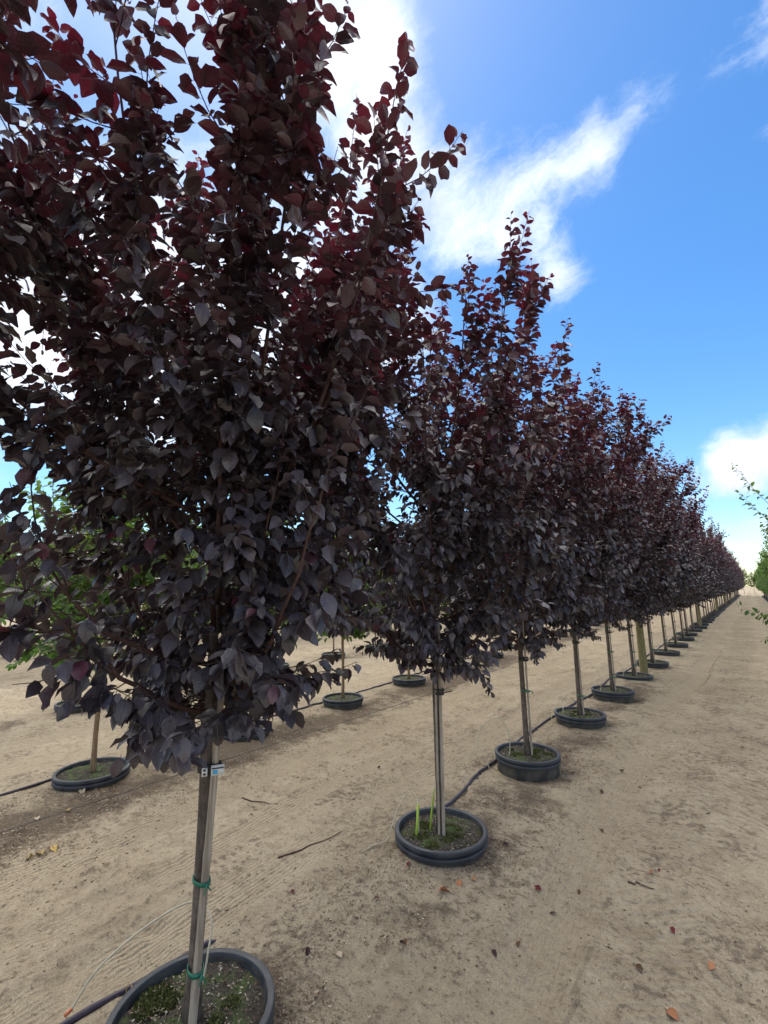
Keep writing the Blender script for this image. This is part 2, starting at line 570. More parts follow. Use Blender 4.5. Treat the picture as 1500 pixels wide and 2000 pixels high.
def sand_material():
    m, t, p = material('sand')
    c = objcoord(t)
    sx = t.nodes.new('ShaderNodeSeparateXYZ'); t.links.new(c, sx.inputs[0])
    n1 = noise_n(t, c, 0.8, 5.0, 0.6)
    n2 = noise_n(t, c, 6.0, 6.0, 0.62)
    n3 = noise_n(t, c, 45.0, 5.0, 0.7)
    n4 = noise_n(t, c, 170.0, 4.0, 0.75)
    base = mix_n(t, smooth_n(t, n1.outputs['Fac'], 0.32, 0.68), (0.342, 0.280, 0.192), (0.420, 0.350, 0.246))
    base = mix_n(t, smooth_n(t, n2.outputs['Fac'], 0.46, 0.70, 0.0, 0.62), base, (0.245, 0.190, 0.125))
    n5 = noise_n(t, c, 21.0, 5.0, 0.65)
    n6 = noise_n(t, c, 2.2, 4.0, 0.6)
    fl = math_n(t, 'ADD', n5.outputs['Fac'], math_n(t, 'MULTIPLY', math_n(t, 'SUBTRACT', n6.outputs['Fac'], 0.5), 0.55))
    base = mix_n(t, smooth_n(t, fl, 0.50, 0.68, 0.0, 0.85), base, (0.165, 0.128, 0.092))
    base = mix_n(t, smooth_n(t, fl, 0.46, 0.30, 0.0, 0.35), base, (0.50, 0.43, 0.31))
    # darker, litter-rich earth along the pot rows
    at = t.nodes.new('ShaderNodeAttribute'); at.attribute_name = 'tint'
    sp = t.nodes.new('ShaderNodeSeparateColor'); t.links.new(at.outputs['Color'], sp.inputs[0])
    rutf = math_n(t, 'MULTIPLY', sp.outputs[1], smooth_n(t, n6.outputs['Fac'], 0.35, 0.6, 0.25, 0.75))
    base = mix_n(t, rutf, base, (0.385, 0.318, 0.220))      # swept, compacted sand in the wheel tracks
    hum = smooth_n(t, math_n(t, 'ADD', sp.outputs[0], math_n(t, 'MULTIPLY', math_n(t, 'SUBTRACT', n2.outputs['Fac'], 0.5), 0.9)), 0.35, 0.85)
    spk = smooth_n(t, math_n(t, 'ADD', n3.outputs['Fac'], math_n(t, 'MULTIPLY', hum, 0.16)), 0.56, 0.70)
    base = mix_n(t, math_n(t, 'MULTIPLY', hum, 0.78), base, (0.125, 0.092, 0.066))
    base = mix_n(t, math_n(t, 'MULTIPLY', spk, 0.8), base, (0.105, 0.080, 0.058))
    g = smooth_n(t, n4.outputs['Fac'], 0.3, 0.7, 0.72, 1.22)
    cc = t.nodes.new('ShaderNodeCombineColor')
    for i in range(3):
        t.links.new(g, cc.inputs[i])
    base = mix_n(t, 1.0, base, cc.outputs[0], 'MULTIPLY')
    t.links.new(base, p.inputs['Base Color'])
    p.inputs['Roughness'].default_value = 0.95
    p.inputs['Specular IOR Level'].default_value = 0.15
    h = math_n(t, 'ADD', math_n(t, 'MULTIPLY', n3.outputs['Fac'], 1.0), math_n(t, 'ADD', math_n(t, 'MULTIPLY', n4.outputs['Fac'], 0.35), math_n(t, 'MULTIPLY', n5.outputs['Fac'], 1.3)))
    ys = math_n(t, 'MULTIPLY', n2.outputs['Fac'], 3.0)
    groove = math_n(t, 'SINE', math_n(t, 'ADD', math_n(t, 'MULTIPLY', sp.outputs[2], 2 * math.pi / 0.031), ys))
    lugp = math_n(t, 'ADD', sx.outputs[1], math_n(t, 'MULTIPLY', math_n(t, 'ABSOLUTE', sp.outputs[2]), 0.8))
    lug = math_n(t, 'SINE', math_n(t, 'ADD', math_n(t, 'MULTIPLY', lugp, 2 * math.pi / 0.105), math_n(t, 'MULTIPLY', ys, 1.6)))
    h = math_n(t, 'ADD', h, math_n(t, 'MULTIPLY', math_n(t, 'MULTIPLY', groove, math_n(t, 'MULTIPLY', sp.outputs[1], smooth_n(t, n1.outputs['Fac'], 0.36, 0.56))), 0.34))
    h = math_n(t, 'ADD', h, math_n(t, 'MULTIPLY', math_n(t, 'MULTIPLY', lug, at.outputs['Alpha']), 0.9))
    bump(t, p, h, 0.85, 0.018)
    return m


M['sand'] = sand_material()

# ------------------------------------------------------------------ ground
POT_R = 0.315
POT_G = {1: 0.035, 2: 0.035, 3: -0.055, 4: 0.0, 5: -0.035, 6: 0.075, 7: 0.03}


RUTS = ((-1.10, 0.17, 0.024), (-2.72, 0.20, 0.022), (-3.95, 0.20, 0.020), (-3.25, 0.11, 0.012), (-6.3, 0.2, 0.02), (-7.2, 0.2, 0.02))
LUGS = ((-0.45, 0.36), (0.75, 0.36))
rut_wander = lambda y: 0.10 * np.sin(y * 0.55 + 0.6) + 0.05 * np.sin(y * 1.3)


def track_fields(x, y):
    """rut mask, lateral place in the track (m), lug mask"""
    g = 0 * x; b = 0 * x; a = 0 * x
    for c, w, d in RUTS:
        u = x - c - rut_wander(y)
        m = np.exp(-(u / w) ** 4) * sstep(fbm(x * 0.7 + c * 9, y * 0.45, 31), 0.28, 0.5)
        b = np.where(m > g, u, b); g = np.maximum(g, m)
    for c, w in LUGS:
        u = x - c - 0.06 * np.sin(y * 0.4)
        m = np.exp(-(u / w) ** 6) * sstep(fbm(x * 1.1, y * 0.8, 41), 0.25, 0.5)
        b = np.where(m > np.maximum(g, a), u, b); a = np.maximum(a, m)
    return g, b, a


def groundz(x, y):
    x = np.asarray(x, float); y = np.asarray(y, float)
    near = 1.0 / (1.0 + (np.hypot(x, y) / 60.0) ** 2)
    z = 0.09 * (fbm(x * 0.35, y * 0.35, 3) - 0.5) + 0.045 * (fbm(x * 1.7, y * 1.7, 7) - 0.5)
    rough = sstep(fbm(x * 0.9, y * 0.9, 21), 0.42, 0.62)
    z = z + (0.020 + 0.022 * rough) * (fbm(x * 6.5, y * 6.5, 11, 4) - 0.5) + (0.008 + 0.016 * rough) * (vnoise(x * 15, y * 15, 17) - 0.5)
    # low berm under the pot rows
    for rx in (-1.93, ROW2X(y), ROW3X(y), ROWR + 0 * y):
        z = z + 0.035 * np.exp(-((x - rx) / 0.55) ** 2)
    # wheel ruts, and the bands where tyre lugs have pressed the sand
    for c, w, d in RUTS:
        u = (x - c - rut_wander(y)) / w
        msk = np.exp(-u ** 4)
        brk = sstep(fbm(x * 0.7 + c * 9, y * 0.45, 31), 0.30, 0.55)
        z = z - d * msk * (0.4 + 0.6 * brk) + 0.012 * np.exp(-((np.abs(u) - 1.25) / 0.3) ** 2) * brk
    z = z * near
    for i in range(1, 12):
        px, py = ROW1[i]
        d = np.hypot(x - px, y - py)
        f = np.exp(-(d / 0.52) ** 4)
        z = z * (1 - f) + f * (POT_G.get(i, 0.035) + 0.4 * z)
    return z


def axis_pts(a, b, step, grow, lo, hi):
    c = list(np.arange(a, b, step))
    s = step
    while c[-1] < hi:
        s *= grow; c.append(c[-1] + s)
    s = step; left = [c[0]]
    while left[-1] > lo:
        s *= grow; left.append(left[-1] - s)
    return np.array(left[:0:-1] + c)


gx = axis_pts(-3.8, 0.2, 0.024, 1.065, -900, 900)
gy = axis_pts(0.6, 5.6, 0.024, 1.055, -300, 1600)
GX, GY = np.meshgrid(gx, gy)
GZ = groundz(GX, GY)
V = np.stack([GX, GY, GZ], -1).reshape(-1, 3)
nx, ny = len(gx), len(gy)
ii = (np.arange(ny - 1)[:, None] * nx + np.arange(nx - 1)[None])
Q = np.stack([ii, ii + 1, ii + 1 + nx, ii + nx], -1).reshape(-1)


def humus(x, y):
    """how much leaf litter has gathered at a place"""
    h = 0.85 * np.exp(-((x - ROW2X(y) - 0.40) / 0.6) ** 2) + 0.55 * np.exp(-((x - ROW3X(y) - 0.3) / 0.7) ** 2)
    h = h + 0.36 * np.exp(-((x + 1.93) / 0.42) ** 2) + 0.42 * np.exp(-((x - 0.35) / 0.5) ** 2)
    for i in range(1, 8):
        px, py = ROW1[i]
        h = h + 0.55 * np.exp(-(np.hypot(x - px - 0.12, y - py - 0.12) / 0.48) ** 2)
        h = h + 0.38 * np.exp(-(np.hypot(x - px - 0.35, (y - py + 0.75) * 0.8) / 0.3) ** 2)
    return h * (0.45 + 1.1 * fbm(x * 1.6, y * 1.6, 61)) * 0.95


hm = np.clip(humus(GX, GY), 0, 1).reshape(-1)
tg_, tb_, ta_ = track_fields(GX, GY)
colr = np.stack([hm, tg_.reshape(-1), tb_.reshape(-1), ta_.reshape(-1)], -1)
g = Geo(); g.add(V, Q, np.full(len(Q) // 4, 4), colr)
ground = g.build('ground', M['sand'], kind='structure')
ground['label'] = 'pale compacted sandy ground with wheel tracks and leaf litter'

# ------------------------------------------------------------------ leaves
def leaf_template(k, wide=0.62, curl=0.25, fold=0.14, low=0):
    """leaf along +X with its stalk; low: fewer faces, for trees farther off"""
    r = np.random.default_rng(100 + k)
    if low < 0:
        t = np.array([0.0, 0.06, 0.20, 0.40, 0.60, 0.78, 0.92, 1.0]); w = np.array([0.0, 0.34, 0.80, 1.0, 0.92, 0.64, 0.25, 0.0]) * wide * 0.5
    elif low:
        t = np.array([0.0, 0.30, 0.70, 1.0]); w = np.array([0.0, 0.98, 0.80, 0.0]) * wide * 0.5
    else:
        t = np.array([0.0, 0.12, 0.36, 0.62, 0.84, 1.0]); w = np.array([0.0, 0.52, 1.0, 0.86, 0.42, 0.0]) * wide * 0.5
    m = len(t)
    pl = 0.16
    x = pl + t
    cu = curl * r.uniform(0.2, 1.9); fo = fold * r.uniform(0.0, 2.0); tw = r.normal(0, 0.3)
    z = -cu * t ** 2 * 0.55
    verts = []; uv = []; f = []
    if low < 1:
        verts = [(0, -0.012, 0.02), (0, 0.012, 0.02), (pl, 0.012, 0), (pl, -0.012, 0)]
        uv = [(0, .5)] * 4
        f = [(0, 3, 2, 1)]
    mids = []; L = []; Rr = []
    for i in range(m):
        mids.append(len(verts)); verts.append((x[i], 0.03 * math.sin(t[i] * 3) * r.normal(0, 1), z[i])); uv.append((t[i], .5))
    for i in range(1, m - 1):
        for s, lst in ((1, L), (-1, Rr)):
            a = tw * (t[i] - 0.4) * s + r.normal(0, 0.16)
            ww = w[i] * (1 + r.normal(0, 0.08))
            lst.append(len(verts))
            verts.append((x[i] + 0.02, s * ww * math.cos(a), z[i] + ww * (fo * 2.2 + math.sin(a))))
            uv.append((t[i], .5 + s * w[i] / wide))
    f += [(mids[0], mids[1], L[0]), (mids[0], Rr[0], mids[1]), (mids[-2], mids[-1], L[-1]), (mids[-2], Rr[-1], mids[-1])]
    for i in range(m - 3):
        f += [(mids[i + 1], mids[i + 2], L[i + 1], L[i]), (mids[i + 1], Rr[i], Rr[i + 1], mids[i + 2])]
    return np.array(verts), f, np.array(uv)


class LeafKind:
    def __init__(self, mat, nvar=7, **kw):
        T = [leaf_template(k, **kw) for k in range(nvar)]
        self.V = np.stack([t[0] for t in T]); self.F = T[0][1]; self.UV = T[0][2]; self.mat = mat
        self.loops = np.array([i for f in self.F for i in f]); self.tot = np.array([len(f) for f in self.F])
        self.nv = self.V.shape[1]; self.singles = {}

    def bulk(self, lv):
        n = len(lv['p'])
        X = lv['a']; Z = lv['n']; Y = np.cross(Z, X)
        Rm = np.stack([X, Y, Z], -1)
        T = self.V[lv['k']] * lv['s'][:, None, None]
        P = np.einsum('nij,nvj->nvi', Rm, T) + lv['p'][:, None, :]
        L = (self.loops[None] + (np.arange(n) * self.nv)[:, None])
        c = np.stack([lv['t'], lv['b'], lv['b'], np.ones(n)], -1)
        g = Geo()
        g.add(P.reshape(-1, 3), L, np.tile(self.tot, n), np.repeat(c, self.nv, 0), np.tile(self.UV, (n, 1)))
        return g

    def single(self, k, t, b):
        key = (int(k), round(float(t) * 4) / 4, round(float(b) * 2) / 2)
        if key not in self.singles:
            g = Geo(); g.add(self.V[key[0]], self.loops, self.tot, (key[1], key[2], key[2], 1), self.UV)
            self.singles[key] = g.mesh('leaf', self.mat)
        return self.singles[key]


PLUM = LeafKind(M['plum_leaf'], wide=0.66, curl=0.30, fold=0.15)
PLUM_NEAR = LeafKind(M['plum_leaf'], wide=0.64, curl=0.30, fold=0.15, low=-1)
PLUM_FAR = LeafKind(M['plum_leaf'], wide=0.68, curl=0.30, fold=0.15, low=1)
GREEN_NEAR = LeafKind(M['green_leaf'], wide=0.66, curl=0.22, fold=0.12)
GREEN = LeafKind(M['green_leaf'], wide=0.68, curl=0.22, fold=0.12, low=1)
COPPER = LeafKind(M['copper_leaf'], wide=0.64, curl=0.22, fold=0.12, low=1)


def nrm(v):
    v = np.asarray(v, float)
    return v / (np.linalg.norm(v, axis=-1, keepdims=True) + 1e-12)


def grow_tree(seed, H=4.35, zc=1.08, n_limb=34, rmax=1.02, leaf=0.075, spacing=0.0195, shoots=17.0, trunk_r=0.024,
              skirt=True, lean=(0, 0), low_r=0.74, redness=1.0, extra=(), bare_r=0.24):
    """returns trunk, limbs [(polyline, radii, [(twig, r0)])] and leaves of a young nursery tree, origin at its foot"""
    r = np.random.default_rng(seed)
    S = H / 4.35
    zt = H * 0.84
    zs = np.linspace(-0.06, zt, 16)
    wob = np.cumsum(r.normal(0, 0.012, (16, 2)), 0) * np.linspace(0, 1, 16)[:, None] + np.outer(zs / 3.0, lean)
    trunk = np.column_stack([wob, zs])
    tr = np.interp(zs, [-0.06, 0.03, 0.16, zc, zc + 0.5, zt], [trunk_r * 1.75, trunk_r * 1.55, trunk_r * 1.15, trunk_r, trunk_r * 0.72, 0.005])

    def axis_at(z):
        return np.array([np.interp(z, zs, trunk[:, 0]), np.interp(z, zs, trunk[:, 1]), z])
    limbs = []; P = []; A = []; D = []; SZ = []; TT = []

    def leafy(tw, tip_red, size, droop, dens=1.0, start=0.12):
        seg = np.linalg.norm(np.diff(tw, axis=0), axis=1); cum = np.concatenate([[0], np.cumsum(seg)])
        tot = cum[-1]
        n = max(2, int(tot * (1 - start) / spacing * dens))
        sv = np.clip(tot * start + (np.arange(n) + r.uniform(0, 1, n)) * tot * (1 - start) / n, 0, tot)
        p = np.stack([np.interp(sv, cum, tw[:, j]) for j in range(3)], -1)
        j = np.clip(np.searchsorted(cum, sv), 1, len(tw) - 1)
        tg = nrm(tw[j] - tw[j - 1])
        ph = r.uniform(0, 6.28) + np.cumsum(2.4 + r.normal(0, 0.4, n))
        a0 = nrm(np.cross(tg, [0.31, 0.22, 0.92]))
        o = a0 * np.cos(ph)[:, None] + np.cross(tg, a0) * np.sin(ph)[:, None]
        rad = p.copy(); rad[:, 0] -= np.interp(p[:, 2], zs, trunk[:, 0]); rad[:, 1] -= np.interp(p[:, 2], zs, trunk[:, 1]); rad[:, 2] = 0
        o = nrm(o + 0.55 * nrm(rad) + 0.25 * tg)
        f = sv / tot
        P.append(p); A.append(o); D.append(droop + r.normal(0, 0.42, n))
        SZ.append(size * (0.72 + 0.5 * np.sin(math.pi * np.minimum(1, f * 0.85 + 0.12))) * r.uniform(0.7, 1.2, n) * (1 - 0.35 * np.clip(f - 0.85, 0, 1) / 0.15))
        TT.append(tip_red + 0.30 * np.clip(f - 0.7, 0, 1) / 0.3 * (tip_red > 0.02))

    def twig_from(p, d, L, up=0.25, n=6):
        d = nrm(d); q = [p]
        st = L / (n - 1)
        for _ in range(n - 1):
            d = nrm(d + np.array([0, 0, up * 0.35]) + r.normal(0, 0.09, 3))
            q.append(q[-1] + d * st)
        return np.array(q)

    ga = r.uniform(0, 6.28)
    specs = []
    for i in range(n_limb):
        f = i / (n_limb - 1)
        ga += 2.4 + r.normal(0, 0.25)
        z0 = zc + (1.55 * S) * f ** 1.25 + r.uniform(-0.03, 0.03)
        if f < 0.3:
            rt = low_r * r.uniform(0.8, 1.25); ze = zc + S * r.uniform(0.45, 1.35)
        elif f < 0.72:
            rt = rmax * r.uniform(0.66, 1.02); ze = zc + S * r.uniform(1.4, 2.85)
        else:
            rt = rmax * r.uniform(0.35, 0.98); ze = zc + S * r.uniform(2.3, 2.95)
        specs.append((z0, ga, rt, max(ze, z0 + 0.4 * S), f))
    for (z0, az, rt, ze) in extra:
        specs.append((z0, az, rt, ze, 0.2))
    for z0, az, rt, ze, f in specs:
        o = np.array([math.cos(az), math.sin(az), 0])
        p0 = axis_at(z0)
        p1 = p0 + o * rt * 0.72 + np.array([0, 0, (ze - z0) * 0.32])
        p2 = axis_at(z0) + o * rt + np.array([0, 0, ze - z0])
        pl = bez(p0, p1, p2, 10) + np.concatenate([np.zeros((1, 3)), np.cumsum(r.normal(0, 0.008, (9, 3)), 0)])
        Lh = np.linalg.norm(np.diff(pl, axis=0), axis=1).sum()
        rr = np.linspace(0.0105 + 0.003 * (1 - f), 0.004, 10)
        twigs = []
        ns = max(4, int(shoots * Lh * (1.0 if f < 0.7 else 0.82)))
        for k in range(ns):
            tt = r.uniform(0.10, 1.0)
            x = tt * 9; j = min(int(x), 8)
            p = pl[j] + (pl[j + 1] - pl[j]) * (x - j)
            tg = nrm(pl[j + 1] - pl[j])
            rd = r.normal(0, 1, 3)
            zrel = (p[2] - zc) / (H - zc)
            upw = 0.05 + 0.85 * zrel
            d = 0.35 * tg + 0.55 * o + 0.62 * rd + np.array([0, 0, upw - 0.15])
            L = r.uniform(0.2, 0.52) * S ** 0.5 * (1.0 if zrel < 0.6 else 1.15)
            tw = twig_from(p, d, L, 0.15 + 0.5 * zrel)
            red = max(0.0, (tw[-1][2] / H - 0.52)) * 1.35 * r.uniform(0.2, 1.2)
            leafy(tw, red, leaf, 0.72 - 0.75 * zrel)
            twigs.append((tw, 0.0032))
        # the leading shoot of the limb
        zrel = (pl[-1][2] - zc) / (H - zc)
        L = r.uniform(0.35, 0.85) * S * (0.75 + 0.4 * zrel)
        L = min(L, max(0.25, H + r.normal(-0.05, 0.13) - pl[-1][2]))
        tw = twig_from(pl[-1], nrm(pl[-1] - pl[-2]) + np.array([0, 0, 0.5 * zrel]), L, 0.35 * zrel + 0.05, 8)
        leafy(tw, 0.75 * zrel ** 2 * r.uniform(0.4, 1.3), leaf * 0.92, 0.55 - 0.55 * zrel, 1.15)
        twigs.append((tw, 0.004))
        limbs.append((pl, rr, twigs))
    # short leafy spurs on the leader, and the hanging skirt
    spur = []
    nsp = int(38 * S)
    for k in range(nsp):
        z = zc + (zt - zc) * r.uniform(0.0, 1.0)
        az = r.uniform(0, 6.28)
        tw = twig_from(axis_at(z), (math.cos(az), math.sin(az), 0.35), r.uniform(0.15, 0.4), 0.2, 5)
        leafy(tw, 0.0, leaf * 0.95, 0.6)
        spur.append((tw, 0.003))
    if skirt:
        for k in range(26):
            z = zc + r.uniform(-0.03, 0.28)
            az = r.uniform(0, 6.28)
            tw = twig_from(axis_at(z), (math.cos(az), math.sin(az), r.uniform(-0.35, 0.25)), r.uniform(0.14, 0.5), 0.0, 6)
            leafy(tw, 0.0, leaf * 1.05, 0.95, 0.9, 0.3)
            spur.append((tw, 0.003))
    tw = twig_from(trunk[-1], (0, 0, 1), H - zt, 0.3, 7)
    leafy(tw, 0.7, leaf * 0.9, 0.1)
    spur.append((tw, 0.004))
    P = np.concatenate(P); A = np.concatenate(A); D = np.clip(np.concatenate(D), -0.7, 1.35); n = len(P)
    h = A.copy(); h[:, 2] *= 0.4; h = nrm(h)
    ax = nrm(h * np.cos(D)[:, None] - np.array([0, 0, 1.0]) * np.sin(D)[:, None])
    up = np.array([0, 0, 1.0]) + 0.35 * h + r.normal(0, 0.38, (n, 3))
    nn = up - ax * np.sum(up * ax, 1)[:, None]
    nn = nrm(nn)
    T = np.clip((np.concatenate(TT) + (r.random(n) < 0.012) * 0.6) * redness, 0, 1)
    keep = (P[:, 2] > 0.90) & ((P[:, 2] > 1.06) | (np.hypot(P[:, 0] - trunk[0, 0], P[:, 1] - trunk[0, 1]) > bare_r)) & ((P + ax * 0.09)[:, 2] > 0.86)
    lv = dict(p=P, a=ax, n=nn, s=np.concatenate(SZ) / 1.1, t=T, b=r.uniform(0, 1, n), k=r.integers(0, 7, n))
    lv = {k_: v_[keep] for k_, v_ in lv.items()}
    return dict(trunk=(trunk, tr), limbs=limbs, spur=spur, leaves=lv)


def sub(lv, m):
    return {k: v[m] for k, v in lv.items()}


def limb_geo(lb, k=6):
    g = Geo()
    pl, rr, tws = lb
    g.tube(pl, rr, k)
    for tw, r0 in tws:
        g.tube(tw, np.linspace(r0, 0.0012, len(tw)), 3, False)
    return g


def spur_geo(sp):
    g = Geo()
    for tw, r0 in sp:
        g.tube(tw, np.linspace(r0, 0.0012, len(tw)), 3, False)
    return g


def detailed_tree(name, loc, data, kind, label, cat, group=None, n_single=300, bark='bark', twig='twig'):
    """tree with its own trunk, branches, the leaves that show largest, and the rest of the foliage"""
    root = empty(name, loc, 0, label, cat, group)
    Geo().tube(*data['trunk'], 10).build('trunk', M[bark], root)
    for lb in data['limbs']:
        limb_geo(lb).build('branch', M[twig], root)
    spur_geo(data['spur']).build('twigs', M[twig], root, kind='stuff')
    lv = data['leaves']
    W = lv['p'] + np.asarray(loc)
    x, y, d = to_px(W)
    ok = (d > 0.25) & (x > -20) & (x < 1520) & (y > -20) & (y < 2020)
    # leaves on the camera's side, largest first
    ax2 = np.asarray(loc) - CAM
    hd = np.hypot(ax2[0], ax2[1])
    size = lv['s'] / np.maximum(d, 0.2)
    size = np.where(ok, size, -1)
    order = np.argsort(-size)[:n_single]
    order = order[size[order] > 0]
    m = np.ones(len(W), bool); m[order] = False
    kind.bulk(sub(lv, m)).build('foliage', kind.mat, root, kind='stuff')
    for i in order:
        o = link('leaf', kind.single(lv['k'][i], lv['t'][i], lv['b'][i]), root)
        X = lv['a'][i]; Z = lv['n'][i]; Y = np.cross(Z, X); s = lv['s'][i]
        o.matrix_local = Matrix(((X[0] * s, Y[0] * s, Z[0] * s, lv['p'][i][0]), (X[1] * s, Y[1] * s, Z[1] * s, lv['p'][i][1]),
                                 (X[2] * s, Y[2] * s, Z[2] * s, lv['p'][i][2]), (0, 0, 0, 1)))
    return root


class TreeProto:
    """meshes of one tree, used again for the trees farther off"""

    def __init__(self, data, kind, bark='bark', twig='twig'):
        self.trunk = Geo().tube(*data['trunk'], 8).mesh('trunk', M[bark])
        g = Geo()
        for lb in data['limbs']:
            g.tube(lb[0], lb[1], 5)
            for tw, r0 in lb[2]:
                g.tube(tw[::2], np.linspace(r0, 0.0012, len(tw[::2])), 3, False)
        self.branches = g.mesh('branches', M[twig])
        self.foliage = kind.bulk(data['leaves']).mesh('foliage', kind.mat)

    def place(self, name, loc, rz, label, cat, group, scale=1.0):
        root = empty(name, loc, rz, label, cat, group)
        root.scale = (scale,) * 3
        link('trunk', self.trunk, root)
        link('branches', self.branches, root)
        link('foliage', self.foliage, root, 'stuff')
        return root


ORD = {1: 'first', 2: 'second', 3: 'third', 4: 'fourth', 5: 'fifth', 6: 'sixth'}
NEAR = 6            # trees 0..6 are grown one by one
PLUM_LABEL = {
    0: 'dark purple plum tree overhanging from the side opposite the wooden posts, trunk out of view',
    1: 'tall purple plum tree with a black band and white label round its trunk',
    2: 'purple plum tree in the pot with the lime green tube sleeve',
    3: 'purple plum tree second along the row from the one with the white label',
    4: 'purple plum tree third along the row from the one with the white label',
    5: 'purple plum tree fourth along the row from the one with the white label',
    6: 'purple plum tree just before the first thick wooden post of the row'}
PG = 'purple plum trees in the potted row'
POSTS = [(-1.87, 10.75), (-1.93, 24.6), (-1.95, 38.4), (-1.95, 52.2), (-1.95, 66)]


def interval(y):
    k = sum(1 for p in POSTS if p[1] < y)
    return ['', 'between the first and second wooden posts', 'between the second and third wooden posts', 'between the third and fourth wooden posts',
            'between the fourth and fifth wooden posts', 'beyond the last wooden post of the row'][k]

for i in range(0, NEAR + 1):
    kw = dict(H=4.25 + [0.1, -0.12, -0.05, -0.05, 0.0, 0.1, 0.1][i])
    if i == 0:
        kw.update(rmax=1.15, low_r=0.45, H=4.6, zc=1.3)
    if i == 1:
        kw.update(H=4.6, leaf=0.079, zc=1.0, low_r=0.60, lean=(0.05, 0.02), bare_r=0.0)
    if i == 2:
        kw.update(zc=1.1, low_r=0.66)
    data = grow_tree(40 + i, **kw)
    if i == 1:
        c1_ = nrm(-ROW1[1]); s1_ = np.array([-c1_[1], c1_[0]])
        far_ok = lambda tw: not (tw[-1][2] < 1.16 and (tw[-1][:2] @ s1_ > -0.06 or tw[-1][:2] @ s1_ < -0.26))
        data['spur'] = [q for q in data['spur'] if far_ok(q[0])]
        data['limbs'] = [(p_, r_, [q for q in t_ if far_ok(q[0])]) for p_, r_, t_ in data['limbs']]
    if i == 1:                      # bare round the label band on the side of the path
        lf = data['leaves']; cc_ = nrm(-ROW1[1]); sd_ = np.array([-cc_[1], cc_[0]])
        lat = lf['p'][:, :2] @ sd_
        data['leaves'] = {k_: v_[~((lf['p'][:, 2] < 1.15) & (lat > -0.045) & (lat < 0.75)) & ~((lf['p'][:, 2] < 1.30) & (lat < -0.26) & (np.random.default_rng(4).random(len(lat)) < 0.9)) & ~((lf['p'][:, 2] < 1.8) & (lat < -0.42) & (np.random.default_rng(3).random(len(lat)) < 0.6))] for k_, v_ in lf.items()}
    detailed_tree('plum_tree', (ROW1[i][0], ROW1[i][1], SOIL), data, PLUM_NEAR if i == 1 else (PLUM if i < 3 else PLUM_FAR), PLUM_LABEL[i], 'tree', PG, 300 if i < 6 else 150)
plum_p = [TreeProto(grow_tree(80 + k, H=4.2 + 0.12 * k, spacing=0.0225, shoots=15.0, leaf=0.082), PLUM_FAR) for k in range(4)]
rg = np.random.default_rng(12)
for i in range(NEAR + 1, len(ROW1)):
    plum_p[i % 4].place('plum_tree', (ROW1[i][0], ROW1[i][1], SOIL), rg.uniform(0, 6.28),
                        'purple plum tree ' + interval(ROW1[i][1]), 'tree', PG, rg.uniform(0.96, 1.05))

# ------------------------------------------------------------------ pots
def soil_disc(seed, R0, fine=True):
    r = np.random.default_rng(seed)
    n = 14 if fine else 6; k = 48 if fine else 24
    g = Geo()
    rad = np.linspace(0, R0, n + 1)[1:]
    a = np.arange(k) * 2 * math.pi / k
    X = rad[:, None] * np.cos(a); Y = rad[:, None] * np.sin(a)
    Z = 0.030 * (fbm(X * 9 + seed, Y * 9, seed) - 0.5) + 0.018 * (vnoise(X * 40 + seed, Y * 40, seed) - 0.5) + 0.012 * (1 - (np.hypot(X, Y) / R0) ** 2)
    V = np.concatenate([[[0, 0, 0.015]], np.stack([X, Y, Z], -1).reshape(-1, 3)])
    f = [(0, 1 + j, 1 + (j + 1) % k) for j in range(k)]
    for i in range(n - 1):
        for j in range(k):
            p = 1 + i * k
            f.append((p + j, p + k + j, p + k + (j + 1) % k, p + (j + 1) % k))
    return g.faces(V, f)


def chips(seed, n, area, zfun, cols, smin=0.006, smax=0.022, tilt=0.35, thick=True):
    """small bits of bark, straw and leaf lying about: (n) flat flakes; area() gives x, y"""
    r = np.random.default_rng(seed)
    x, y = area(r, n)
    z = zfun(x, y)
    L = r.uniform(smin, smax, n); W = L * r.uniform(0.18, 0.6, n)
    a = r.uniform(0, 6.28, n)
    ax = np.stack([np.cos(a), np.sin(a), r.normal(0, tilt, n)], -1); ax = nrm(ax)
    ay = nrm(np.cross(np.stack([r.normal(0, tilt, n), r.normal(0, tilt, n), np.ones(n)], -1), ax))
    nz = np.cross(ax, ay)
    c = np.stack([x, y, z + 0.003 + 0.2 * W], -1)
    bow = r.uniform(-0.1, 0.5, n)[:, None] * L[:, None] * 0.4
    e = [c - ax * L[:, None] / 2 - ay * W[:, None] * 0.3, c - ax * L[:, None] / 2 * 0.8 + ay * W[:, None] * 0.4,
         c + ay * W[:, None] / 2 + nz * bow, c + ax * L[:, None] / 2, c + ax * L[:, None] * 0.2 - ay * W[:, None] / 2 + nz * bow * 0.8]
    V = np.stack(e, 1).reshape(-1, 3)
    base = np.arange(n)[:, None] * 5
    Lp = np.concatenate([base + np.array([0, 4, 2, 1]), base + np.array([4, 3, 2, 2])[:3]], 1)
    cc = np.asarray(cols)[r.integers(0, len(cols), n)] * r.uniform(0.65, 1.3, n)[:, None]
    cc = np.repeat(np.concatenate([cc, np.ones((n, 1))], 1), 5, 0)
    g = Geo(); g.add(V, Lp, np.tile([4, 3], n), cc)
    return g


def disc_area(R0, bias=0.5):
    def f(r, n):
        rr = R0 * r.random(n) ** bias; a = r.uniform(0, 6.28, n)
        return rr * np.cos(a), rr * np.sin(a)
    return f


